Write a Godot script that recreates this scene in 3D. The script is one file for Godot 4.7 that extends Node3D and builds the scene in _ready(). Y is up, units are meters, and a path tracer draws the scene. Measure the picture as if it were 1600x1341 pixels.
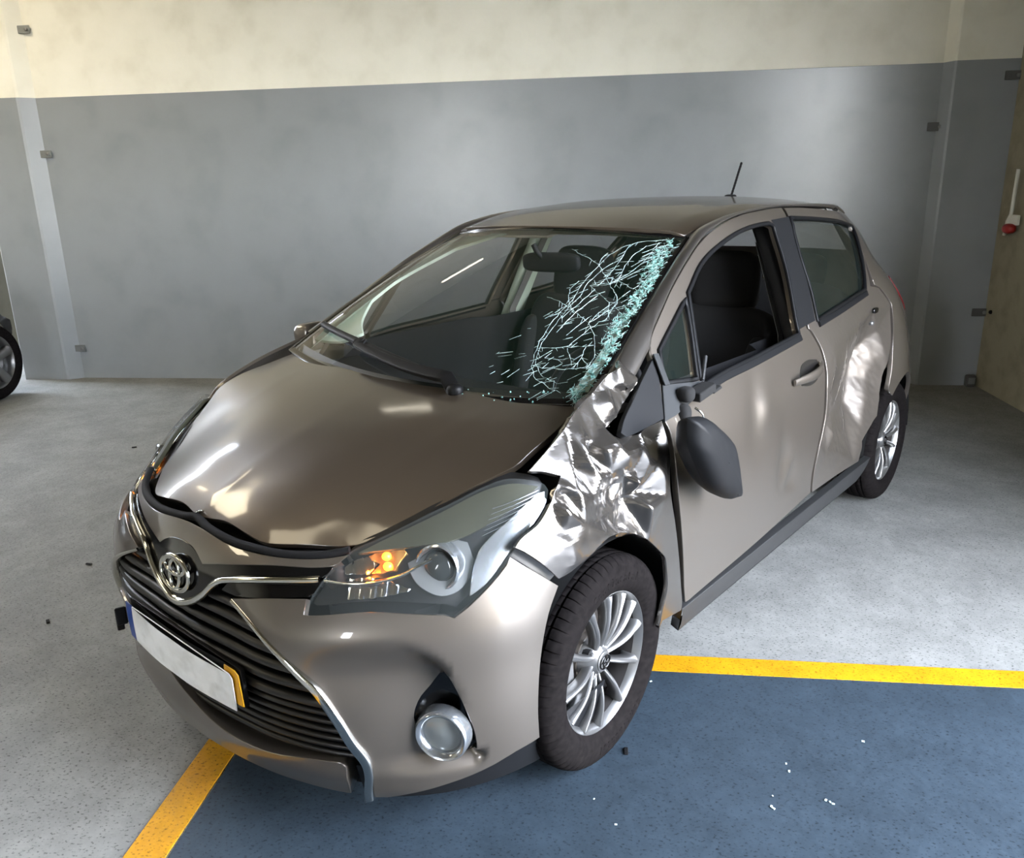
extends Node3D

const CAM_POS := Vector3(0.664, 1.5616, 2.3948)
const YAW := 33.3
var used := {}
var M := {}
var rng := RandomNumberGenerator.new()
var TS: Tab
var TF: Tab
var TH: Tab
var TR: Tab
const FZ := -0.3

func _ready() -> void:
	rng.seed = 7
	# ---------------------------------------------------------------- camera, sky, lamps, exposure
	var cam := Camera3D.new()
	cam.name = "camera"
	cam.fov = 55.826
	cam.near = 0.05
	cam.far = 200.0
	var fw := Vector3(-0.11892, -0.28677, -0.95059)
	var dn := Vector3(0.01265, -0.95774, 0.28734)
	cam.transform = Transform3D(Basis(fw.cross(-dn).normalized(), -dn.normalized(), -fw.normalized()), CAM_POS)
	add_child(cam)
	cam.current = true
	var env := Environment.new()
	env.background_mode = Environment.BG_SKY
	var sky := Sky.new()
	var sm := ProceduralSkyMaterial.new()
	sm.sky_top_color = Color(0.78, 0.82, 0.89)
	sm.sky_horizon_color = Color(0.96, 0.955, 0.94)
	sm.ground_bottom_color = Color(0.42, 0.40, 0.37)
	sm.ground_horizon_color = Color(0.60, 0.58, 0.55)
	sm.sky_energy_multiplier = 6.8
	sm.ground_energy_multiplier = 3.4
	sky.sky_material = sm
	env.sky = sky
	env.tonemap_mode = Environment.TONE_MAPPER_LINEAR
	env.tonemap_exposure = 0.84
	env.sdfgi_enabled = true
	env.ssao_enabled = true
	env.ssil_enabled = true
	var we := WorldEnvironment.new()
	we.name = "world_environment"
	we.environment = env
	add_child(we)
	materials()
	tables()
	room()
	floor_marks()
	lamps()
	build_car()
	other_car()
	fixtures()
	debris()

func noise(freq: float, sd: int, oct := 4, kind := FastNoiseLite.TYPE_SIMPLEX_SMOOTH) -> FastNoiseLite:
	var f := FastNoiseLite.new()
	f.seed = sd
	f.noise_type = kind
	f.frequency = freq
	f.fractal_octaves = oct
	return f

func ntex(f: FastNoiseLite, stops: Array, size := 512, normal := 0.0) -> NoiseTexture2D:
	var t := NoiseTexture2D.new()
	t.width = size
	t.height = size
	t.seamless = true
	t.noise = f
	if normal > 0:
		t.as_normal_map = true
		t.bump_strength = normal
	elif stops.size():
		var g := Gradient.new()
		var off := PackedFloat32Array()
		var col := PackedColorArray()
		for s in stops:
			off.append(s[0])
			col.append(s[1])
		g.offsets = off
		g.colors = col
		t.color_ramp = g
	return t

func mat(called: String, c: Color, rough: float, metal := 0.0) -> StandardMaterial3D:
	var m := StandardMaterial3D.new()
	m.resource_name = called
	m.albedo_color = c
	m.roughness = rough
	m.metallic = metal
	M[called] = m
	return m

func tri(m: StandardMaterial3D, scale: float) -> void:
	m.uv1_triplanar = true
	m.uv1_world_triplanar = true
	m.uv1_scale = Vector3.ONE * scale

func materials() -> void:
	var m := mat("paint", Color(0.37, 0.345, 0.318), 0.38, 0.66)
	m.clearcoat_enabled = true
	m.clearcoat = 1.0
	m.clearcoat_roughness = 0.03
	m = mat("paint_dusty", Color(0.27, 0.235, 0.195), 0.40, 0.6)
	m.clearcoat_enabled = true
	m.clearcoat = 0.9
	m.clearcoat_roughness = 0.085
	m = mat("paint_torn", Color(0.40, 0.385, 0.37), 0.22, 0.85)
	m.clearcoat_enabled = true
	m.clearcoat = 0.7
	m.clearcoat_roughness = 0.08
	mat("black_plastic", Color(0.075, 0.078, 0.085), 0.45)
	mat("dark_plastic", Color(0.08, 0.083, 0.09), 0.55)
	mat("gloss_black", Color(0.03, 0.03, 0.034), 0.14)
	mat("rubber", Color(0.06, 0.06, 0.065), 0.75)
	mat("void_black", Color(0.015, 0.015, 0.016), 0.9)
	mat("chrome", Color(0.82, 0.82, 0.80), 0.1, 1.0)
	mat("dull_metal", Color(0.50, 0.50, 0.50), 0.42, 0.8)
	m = mat("alloy", Color(0.52, 0.52, 0.52), 0.33, 0.85)
	mat("alloy_dark", Color(0.20, 0.19, 0.185), 0.5, 0.5)
	m = mat("tyre", Color(0.10, 0.094, 0.096), 0.82)
	m.albedo_texture = ntex(noise(0.03, 5), [[0.0, Color(0.62, 0.6, 0.6)], [0.6, Color(0.9, 0.88, 0.87)], [1.0, Color(1.1, 1.05, 1.0)]])
	tri(m, 3.0)
	mat("disc", Color(0.33, 0.31, 0.29), 0.45, 0.8)
	m = mat("glass", Color(0.25, 0.40, 0.33, 0.03), 0.02)
	m.transparency = BaseMaterial3D.TRANSPARENCY_ALPHA
	m.metallic_specular = 0.5
	m = mat("side_glass", Color(0.10, 0.13, 0.12, 0.45), 0.02)
	m.transparency = BaseMaterial3D.TRANSPARENCY_ALPHA
	m = mat("lens", Color(0.7, 0.75, 0.75, 0.03), 0.03)
	m.transparency = BaseMaterial3D.TRANSPARENCY_ALPHA
	m = mat("crack", Color(0.80, 0.90, 0.88), 0.25)
	m.metallic_specular = 0.8
	m = mat("red_lens", Color(0.35, 0.02, 0.03), 0.12)
	m = mat("reflector", Color(0.80, 0.82, 0.84), 0.16, 1.0)
	m = mat("amber", Color(0.95, 0.48, 0.10), 0.2, 0.5)
	m = mat("bulb_glow", Color(1.0, 0.7, 0.2), 0.4)
	m.emission_enabled = true
	m.emission = Color(1.0, 0.55, 0.10)
	m.emission_energy_multiplier = 9.0
	m = mat("plate_white", Color(0.94, 0.95, 0.95), 0.35)
	m.albedo_texture = ntex(noise(0.012, 15), [[0.0, Color(0.8, 0.8, 0.79)], [0.55, Color(0.97, 0.97, 0.97)], [1.0, Color(1, 1, 1)]])
	tri(m, 2.0)
	mat("plate_blue", Color(0.16, 0.27, 0.55), 0.35)
	m = mat("plate_yellow", Color(0.80, 0.58, 0.06), 0.4)
	mat("side_dark", Color(0.04, 0.045, 0.05), 0.1)
	mat("plate_grey", Color(0.33, 0.335, 0.335), 0.5, 0.3)
	mat("wiper_black", Color(0.035, 0.035, 0.037), 0.5)
	mat("trim_mint", Color(0.70, 0.76, 0.69), 0.7)
	mat("crack_dim", Color(0.60, 0.73, 0.70), 0.25)
	mat("seal", Color(0.06, 0.062, 0.068), 0.45)
	mat("teal_glass", Color(0.40, 0.57, 0.54), 0.2)
	mat("dark_slat", Color(0.04, 0.039, 0.038), 0.38)
	m = mat("paint_rear", Color(0.41, 0.385, 0.36), 0.34, 0.68)
	m.clearcoat_enabled = true
	m.clearcoat = 0.9
	m.clearcoat_roughness = 0.05
	m = mat("paint_dark", Color(0.40, 0.385, 0.37), 0.3, 0.8)
	m.clearcoat_enabled = true
	m.clearcoat = 1.0
	m.clearcoat_roughness = 0.04
	mat("sill", Color(0.12, 0.122, 0.125), 0.5)
	mat("dull_dark", Color(0.30, 0.29, 0.28), 0.25, 0.8)
	mat("foot_grey", Color(0.17, 0.175, 0.18), 0.6)
	mat("lamp_inner", Color(0.02, 0.02, 0.022), 0.4)
	mat("lamp_silver", Color(0.72, 0.74, 0.76), 0.18, 0.9)
	mat("lamp_bright", Color(0.50, 0.51, 0.515), 0.3, 0.6)
	mat("visor", Color(0.24, 0.24, 0.195), 0.3, 0.3)
	mat("amber_mix", Color(0.92, 0.66, 0.34), 0.22, 0.75)
	mat("fog_glass", Color(0.55, 0.57, 0.57), 0.12, 0.4)
	mat("proj_lens", Color(0.16, 0.17, 0.17), 0.05, 0.2)
	mat("post_dark", Color(0.05, 0.05, 0.052), 0.8)
	mat("belt", Color(0.30, 0.30, 0.29), 0.7)
	mat("seat_cloth", Color(0.055, 0.058, 0.065), 0.9)
	mat("dash", Color(0.085, 0.085, 0.09), 0.65)
	mat("trim_grey", Color(0.60, 0.65, 0.59), 0.7)
	mat("headliner", Color(0.66, 0.63, 0.56), 0.85)
	for k in ["tyre", "wiper_black", "seal", "black_plastic", "dark_plastic", "foot_grey", "dash", "rubber"]:
		M[k].metallic_specular = 0.28
	M.tyre.metallic_specular = 0.12
	# room
	m = mat("cream_wall", Color(0.93, 0.92, 0.87), 0.75)
	m.albedo_texture = ntex(noise(0.006, 21, 5), [[0.0, Color(0.93, 0.925, 0.91)], [0.5, Color(0.98, 0.98, 0.975)], [1.0, Color(1, 1, 1)]])
	m.normal_enabled = true
	m.normal_texture = ntex(noise(0.05, 22, 4), [], 512, 2.0)
	m.normal_scale = 0.12
	tri(m, 0.7)
	m = mat("grey_wall", Color(0.54, 0.557, 0.572), 0.28)
	m.albedo_texture = ntex(noise(0.005, 31, 5), [[0.0, Color(0.93, 0.935, 0.935)], [0.5, Color(0.98, 0.98, 0.98)], [1.0, Color(1, 1, 1)]])
	m.normal_enabled = true
	m.normal_texture = ntex(noise(0.04, 32, 4), [], 512, 2.0)
	m.normal_scale = 0.06
	tri(m, 0.7)
	m = mat("olive_wall", Color(0.53, 0.505, 0.425), 0.8)
	m.albedo_texture = ntex(noise(0.01, 41, 5), [[0.0, Color(0.90, 0.89, 0.87)], [0.6, Color(1, 1, 1)]])
	m.normal_enabled = true
	m.normal_texture = ntex(noise(0.05, 42, 4), [], 512, 3.0)
	m.normal_scale = 0.4
	tri(m, 0.8)
	m = mat("bay_wall", Color(0.33, 0.325, 0.28), 0.85)
	m.albedo_texture = ntex(noise(0.01, 45, 5), [[0.0, Color(0.9, 0.9, 0.88)], [0.6, Color(1, 1, 1)]])
	tri(m, 0.8)
	floor_mat("floor_paint", Color(0.515, 0.515, 0.50), 51, 0.62)
	floor_mat("blue_paint", Color(0.19, 0.232, 0.268), 61, 0.5)
	floor_mat("yellow_paint", Color(0.76, 0.54, 0.07), 71, 0.5)
	mat("ceiling_paint", Color(0.46, 0.42, 0.34), 0.85)
	m = mat("tube_glow", Color(1, 1, 1), 0.5)
	m.emission_enabled = true
	m.emission = Color(1.0, 0.95, 0.82)
	m.emission_energy_multiplier = 2.0
	m = mat("tube_bright", Color(1, 1, 1), 0.5)
	m.emission_enabled = true
	m.emission = Color(1.0, 0.96, 0.88)
	m.emission_energy_multiplier = 5.0
	mat("fixture_white", Color(0.85, 0.85, 0.82), 0.5)
	mat("galvanised", Color(0.52, 0.53, 0.53), 0.45, 0.6)
	mat("red_plastic", Color(0.55, 0.03, 0.03), 0.35)
	mat("pipe_white", Color(0.82, 0.82, 0.78), 0.45)
	m = mat("dark_paint", Color(0.13, 0.135, 0.14), 0.3, 0.7)
	m.clearcoat_enabled = true
	m.clearcoat_roughness = 0.05

func floor_mat(called: String, c: Color, sd: int, rough: float) -> void:
	var m := mat(called, c, rough)
	m.metallic_specular = 0.32
	# blotches, grit specks and scuffs
	var img := Image.create(1024, 1024, false, Image.FORMAT_RGB8)
	var a := noise(0.006, sd, 5)
	var b := noise(0.16, sd + 1, 3)
	var d := noise(0.03, sd + 2, 3)
	for y in 1024:
		for x in 1024:
			var v := 0.93 + 0.09 * a.get_noise_2d(x, y) + 0.05 * d.get_noise_2d(x, y * 1.0)
			var s := b.get_noise_2d(x * 0.75, y * 1.3)
			v -= clampf((s - 0.36) * 1.8, 0, 0.42)
			v += clampf((-s - 0.42) * 0.5, 0, 0.08)
			v = clampf(v, 0.05, 1.0)
			img.set_pixel(x, y, Color(v, v, v))
	m.albedo_texture = ImageTexture.create_from_image(img)
	m.normal_enabled = true
	m.normal_texture = ntex(noise(0.09, sd + 4, 3), [], 512, 2.5)
	m.normal_scale = 0.12
	tri(m, 0.52)

func tables() -> void:
	TS = Tab.new([-3.05, -2.8, -2.51, -2.1, -1.6, -1, -0.5, -0.1, 0.2, 0.45], [0.15, 0.25, 0.4, 0.6, 0.75, 0.85, 0.93, 1.05, 1.2, 1.35, 1.43, 1.475], [[0.58, 0.72, 0.77, 0.765, 0.76, 0.76, 0.765, 0.77, 0.76, 0.71], [0.63, 0.76, 0.81, 0.812, 0.812, 0.812, 0.81, 0.81, 0.8, 0.745], [0.67, 0.79, 0.838, 0.832, 0.828, 0.826, 0.825, 0.835, 0.825, 0.775], [0.7, 0.8, 0.848, 0.846, 0.842, 0.84, 0.838, 0.843, 0.83, 0.775], [0.69, 0.775, 0.843, 0.842, 0.84, 0.838, 0.837, 0.838, 0.82, 0.745], [0.67, 0.752, 0.825, 0.828, 0.828, 0.828, 0.825, 0.818, 0.785, 0.69], [0.645, 0.73, 0.8, 0.803, 0.804, 0.802, 0.795, 0.775, 0.73, 0.62], [0.57, 0.66, 0.752, 0.756, 0.756, 0.752, 0.735, 0.695, 0.64, 0.53], [0.43, 0.53, 0.64, 0.694, 0.694, 0.686, 0.655, 0.6, 0.53, 0.42], [0.325, 0.425, 0.535, 0.623, 0.624, 0.612, 0.57, 0.51, 0.42, 0.31], [0.2, 0.32, 0.44, 0.58, 0.582, 0.567, 0.52, 0.45, 0.36, 0.25], [0.15, 0.22, 0.33, 0.522, 0.525, 0.51, 0.46, 0.39, 0.3, 0.19]])
	TF = Tab.new([0, 0.175, 0.349, 0.524, 0.698, 0.873, 1.047, 1.222, 1.396, 1.658], [0.16, 0.24, 0.36, 0.48, 0.6, 0.68, 0.76, 0.84, 0.9], [[1.085, 1.091, 1.097, 1.102, 1.077, 1.02, 0.941, 0.867, 0.828, 0.818], [1.087, 1.093, 1.108, 1.113, 1.088, 1.034, 0.941, 0.867, 0.828, 0.818], [1.093, 1.101, 1.122, 1.132, 1.103, 1.043, 0.941, 0.867, 0.828, 0.818], [1.09, 1.1, 1.129, 1.139, 1.103, 1.041, 0.941, 0.867, 0.828, 0.818], [1.072, 1.082, 1.116, 1.127, 1.095, 1.036, 0.941, 0.867, 0.828, 0.818], [1.057, 1.065, 1.076, 1.081, 1.066, 1.015, 0.941, 0.867, 0.828, 0.818], [1.01, 1.016, 1.016, 1.01, 1.008, 0.982, 0.931, 0.867, 0.828, 0.818], [0.9, 0.906, 0.901, 0.905, 0.934, 0.943, 0.913, 0.867, 0.828, 0.818], [0.76, 0.766, 0.777, 0.797, 0.836, 0.885, 0.878, 0.848, 0.83, 0.818]])
	TH = Tab.new([0, 0.25, 0.45, 0.6, 0.72], [-0.12, 0, 0.2, 0.4, 0.55, 0.68, 0.75], [[1.02, 1.018, 1.01, 1.003, 0.99], [0.998, 0.995, 0.985, 0.978, 0.967], [0.955, 0.95, 0.94, 0.928, 0.917], [0.9, 0.89, 0.85, 0.82, 0.765], [0.845, 0.83, 0.765, 0.7, 0.62], [0.778, 0.757, 0.672, 0.575, 0.48], [0.7, 0.685, 0.6, 0.5, 0.4]])
	TR = Tab.new([0, 0.2, 0.38, 0.5, 0.56], [-2.85, -2.6, -2.2, -1.7, -1.3, -1, -0.78], [[1.405, 1.4, 1.38, 1.345, 1.3], [1.452, 1.447, 1.427, 1.395, 1.35], [1.488, 1.483, 1.466, 1.44, 1.4], [1.503, 1.499, 1.485, 1.462, 1.425], [1.496, 1.492, 1.479, 1.458, 1.42], [1.465, 1.461, 1.448, 1.428, 1.39], [1.418, 1.414, 1.4, 1.38, 1.345]])

class Geo:
	var v := PackedVector3Array()
	var n := PackedVector3Array()
	var t := PackedVector2Array()
	var ix := PackedInt32Array()
	func p(a: Vector3, nn := Vector3.ZERO, uv := Vector2.ZERO) -> int:
		v.append(a)
		n.append(nn)
		t.append(uv)
		return v.size() - 1
	func tri(a: int, b: int, c: int) -> void:
		ix.append(a)
		ix.append(b)
		ix.append(c)
	func quad(a: int, b: int, c: int, d: int) -> void:
		tri(a, b, c)
		tri(a, c, d)
	func flip(from: int, nfrom: int) -> void:
		for i in range(from, ix.size(), 3):
			var k := ix[i + 1]
			ix[i + 1] = ix[i + 2]
			ix[i + 2] = k
		for i in range(nfrom, n.size()):
			n[i] = -n[i]
	# closed shapes: faces turned outwards
	func outward(from: int) -> void:
		var c := Vector3.ZERO
		var k := 0
		for i in range(from, ix.size()):
			c += v[ix[i]]
			k += 1
		c /= maxf(k, 1)
		var vol := 0.0
		for i in range(from, ix.size(), 3):
			var a := v[ix[i]]
			vol += (a - c).dot((v[ix[i + 2]] - a).cross(v[ix[i + 1]] - a))
		if vol < 0:
			flip(from, n.size())
	# open sheets: faces turned towards a direction
	func facing(from: int, dir: Vector3) -> void:
		var s := 0.0
		for i in range(from, ix.size(), 3):
			var a := v[ix[i]]
			s += dir.dot((v[ix[i + 2]] - a).cross(v[ix[i + 1]] - a))
		if s < 0:
			flip(from, n.size())
	func grid(rows: Array, cu := false, cv := false) -> void:
		var nr := rows.size()
		var nc: int = rows[0].size()
		var o := v.size()
		for r in nr:
			for c in nc:
				p(rows[r][c], Vector3.ZERO, Vector2(float(c) / nc, float(r) / nr))
		for r in (nr if cv else nr - 1):
			for c in (nc if cu else nc - 1):
				var r2 := (r + 1) % nr
				var c2 := (c + 1) % nc
				quad(o + r * nc + c, o + r * nc + c2, o + r2 * nc + c2, o + r2 * nc + c)
	func fan(pts: PackedVector3Array) -> void:
		var c := Vector3.ZERO
		for a in pts:
			c += a
		var k := p(c / pts.size())
		var o := v.size()
		for a in pts:
			p(a)
		for i in pts.size():
			tri(k, o + i, o + (i + 1) % pts.size())
	func merge(g: Geo, x := Transform3D()) -> void:
		var o := v.size()
		for i in g.v.size():
			p(x * g.v[i], x.basis * g.n[i], g.t[i])
		var neg := x.basis.determinant() < 0
		for i in range(0, g.ix.size(), 3):
			if neg:
				tri(o + g.ix[i], o + g.ix[i + 2], o + g.ix[i + 1])
			else:
				tri(o + g.ix[i], o + g.ix[i + 1], o + g.ix[i + 2])
	func done() -> ArrayMesh:
		var acc := PackedVector3Array()
		acc.resize(v.size())
		for i in range(0, ix.size(), 3):
			var a := v[ix[i]]
			var f := (v[ix[i + 2]] - a).cross(v[ix[i + 1]] - a)
			acc[ix[i]] += f
			acc[ix[i + 1]] += f
			acc[ix[i + 2]] += f
		for i in v.size():
			var q := n[i] if n[i] != Vector3.ZERO else acc[i]
			n[i] = q.normalized() if q.length_squared() > 1e-24 else Vector3.UP
		var arr := []
		arr.resize(Mesh.ARRAY_MAX)
		arr[Mesh.ARRAY_VERTEX] = v
		arr[Mesh.ARRAY_NORMAL] = n
		arr[Mesh.ARRAY_TEX_UV] = t
		arr[Mesh.ARRAY_INDEX] = ix
		var m := ArrayMesh.new()
		m.add_surface_from_arrays(Mesh.PRIMITIVE_TRIANGLES, arr)
		return m

# a smooth table of values: f(x, y)
class Tab:
	var xs: Array
	var ys: Array
	var f: Array
	var fx: Array
	var fy: Array
	var fxy: Array
	func slopes(k: Array, vals: Array) -> Array:
		var m := []
		var cnt := k.size()
		for i in cnt:
			if i == 0:
				m.append((vals[1] - vals[0]) / (k[1] - k[0]))
			elif i == cnt - 1:
				m.append((vals[i] - vals[i - 1]) / (k[i] - k[i - 1]))
			else:
				var h0: float = k[i] - k[i - 1]
				var h1: float = k[i + 1] - k[i]
				m.append(((vals[i] - vals[i - 1]) / h0 * h1 + (vals[i + 1] - vals[i]) / h1 * h0) / (h0 + h1))
		return m
	func columns(rows: Array) -> Array:
		var res := []
		for r in ys.size():
			res.append([])
		for c in xs.size():
			var col := []
			for r in ys.size():
				col.append(rows[r][c])
			var s := slopes(ys, col)
			for r in ys.size():
				res[r].append(s[r])
		return res
	func _init(a: Array, b: Array, rows: Array) -> void:
		xs = a
		ys = b
		f = rows
		fx = []
		for r in rows:
			fx.append(slopes(xs, r))
		fy = columns(f)
		fxy = columns(fx)
	func seg(k: Array, x: float) -> int:
		var i := 0
		while i < k.size() - 2 and x > k[i + 1]:
			i += 1
		return i
	func at(x0: float, y0: float) -> float:
		var x := clampf(x0, xs[0], xs[-1])
		var y := clampf(y0, ys[0], ys[-1])
		var i := seg(xs, x)
		var j := seg(ys, y)
		var hx: float = xs[i + 1] - xs[i]
		var hy: float = ys[j + 1] - ys[j]
		var u: float = (x - xs[i]) / hx
		var w: float = (y - ys[j]) / hy
		var a0 := 2 * u * u * u - 3 * u * u + 1
		var a1 := (u * u * u - 2 * u * u + u) * hx
		var a2 := 3 * u * u - 2 * u * u * u
		var a3 := (u * u * u - u * u) * hx
		var b0 := 2 * w * w * w - 3 * w * w + 1
		var b1 := (w * w * w - 2 * w * w + w) * hy
		var b2 := 3 * w * w - 2 * w * w * w
		var b3 := (w * w * w - w * w) * hy
		var r: float = b0 * (a0 * f[j][i] + a1 * fx[j][i] + a2 * f[j][i + 1] + a3 * fx[j][i + 1])
		r += b1 * (a0 * fy[j][i] + a1 * fxy[j][i] + a2 * fy[j][i + 1] + a3 * fxy[j][i + 1])
		r += b2 * (a0 * f[j + 1][i] + a1 * fx[j + 1][i] + a2 * f[j + 1][i + 1] + a3 * fx[j + 1][i + 1])
		r += b3 * (a0 * fy[j + 1][i] + a1 * fxy[j + 1][i] + a2 * fy[j + 1][i + 1] + a3 * fxy[j + 1][i + 1])
		if x0 != x:
			var e := clampf(x0, xs[0] + 0.001, xs[-1] - 0.001)
			r += (at(x, y) - at(e, y)) / (x - e) * (x0 - x)
		if y0 != y:
			var e2 := clampf(y0, ys[0] + 0.001, ys[-1] - 0.001)
			r += (at(x, y) - at(x, e2)) / (y - e2) * (y0 - y)
		return r

# sheet metal pushed in and out: offsets at points, creased along the triangles between them
class Crumple:
	var q: PackedVector2Array
	var h: PackedFloat32Array
	var tr: PackedInt32Array
	var rad: float
	var noise: FastNoiseLite
	var amp: float
	func _init(list: Array, radius: float, amount := 0.0, sd := 1, freq := 14.0) -> void:
		rad = radius
		amp = amount
		q = PackedVector2Array()
		h = PackedFloat32Array()
		for a in list:
			q.append(Vector2(a.x, a.y))
			h.append(a.z)
		tr = Geometry2D.triangulate_delaunay(q)
		noise = FastNoiseLite.new()
		noise.seed = sd
		noise.noise_type = FastNoiseLite.TYPE_SIMPLEX
		noise.fractal_type = FastNoiseLite.FRACTAL_RIDGED
		noise.fractal_octaves = 2
		noise.frequency = freq
	func lin(a: Vector2) -> float:
		for i in range(0, tr.size(), 3):
			var A := q[tr[i]]
			var B := q[tr[i + 1]]
			var C := q[tr[i + 2]]
			var d := (B - A).cross(C - A)
			if absf(d) < 1e-12:
				continue
			var u := (a - A).cross(C - A) / d
			var w := (B - A).cross(a - A) / d
			if u >= -1e-5 and w >= -1e-5 and u + w <= 1.00001:
				return h[tr[i]] * (1 - u - w) + h[tr[i + 1]] * u + h[tr[i + 2]] * w
		return 0.0
	func at(a: Vector2) -> float:
		var s := lin(a) * 2
		for k in 6:
			s += lin(a + Vector2.from_angle(k * TAU / 6) * rad)
		s /= 8
		if amp > 0:
			s += amp * clampf(absf(s) * 60, 0, 1) * (noise.get_noise_2dv(a) - 0.2)
		return s

# smooth curve through points; corners sharper than a limit stay corners
func spline(pts: PackedVector2Array, step: float, closed := true, corner := 38.0) -> PackedVector2Array:
	var cnt := pts.size()
	var sharp := []
	for i in cnt:
		if not closed and (i == 0 or i == cnt - 1):
			sharp.append(true)
			continue
		var a := pts[i] - pts[(i - 1 + cnt) % cnt]
		var b := pts[(i + 1) % cnt] - pts[i]
		sharp.append(absf(rad_to_deg(a.angle_to(b))) > corner)
	var res := PackedVector2Array()
	for i in (cnt if closed else cnt - 1):
		var p1 := pts[i]
		var p2 := pts[(i + 1) % cnt]
		var p0 := p1 - (p2 - p1) if sharp[i] else pts[(i - 1 + cnt) % cnt]
		var p3 := p2 + (p2 - p1) if sharp[(i + 1) % cnt] else pts[(i + 2) % cnt]
		var l := p1.distance_to(p2)
		var m1 := (p2 - p1) if sharp[i] else (p2 - p0) * l / maxf(l + p0.distance_to(p1), 1e-6)
		var m2 := (p2 - p1) if sharp[(i + 1) % cnt] else (p3 - p1) * l / maxf(l + p2.distance_to(p3), 1e-6)
		var k := maxi(1, ceili(l / step))
		for j in k:
			var u := float(j) / k
			res.append((2 * u * u * u - 3 * u * u + 1) * p1 + (u * u * u - 2 * u * u + u) * m1 + (3 * u * u - 2 * u * u * u) * p2 + (u * u * u - u * u) * m2)
	if not closed:
		res.append(pts[cnt - 1])
	return res

func spline3(pts: PackedVector3Array, k: int, closed := false) -> PackedVector3Array:
	var res := PackedVector3Array()
	var cnt := pts.size()
	for i in (cnt if closed else cnt - 1):
		var p0 := pts[(i - 1 + cnt) % cnt] if closed or i > 0 else pts[0] * 2 - pts[1]
		var p1 := pts[i]
		var p2 := pts[(i + 1) % cnt]
		var p3 := pts[(i + 2) % cnt] if closed or i < cnt - 2 else p2 * 2 - p1
		for j in k:
			res.append(p1.cubic_interpolate(p2, p0, p3, float(j) / k))
	if not closed:
		res.append(pts[cnt - 1])
	return res

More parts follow.
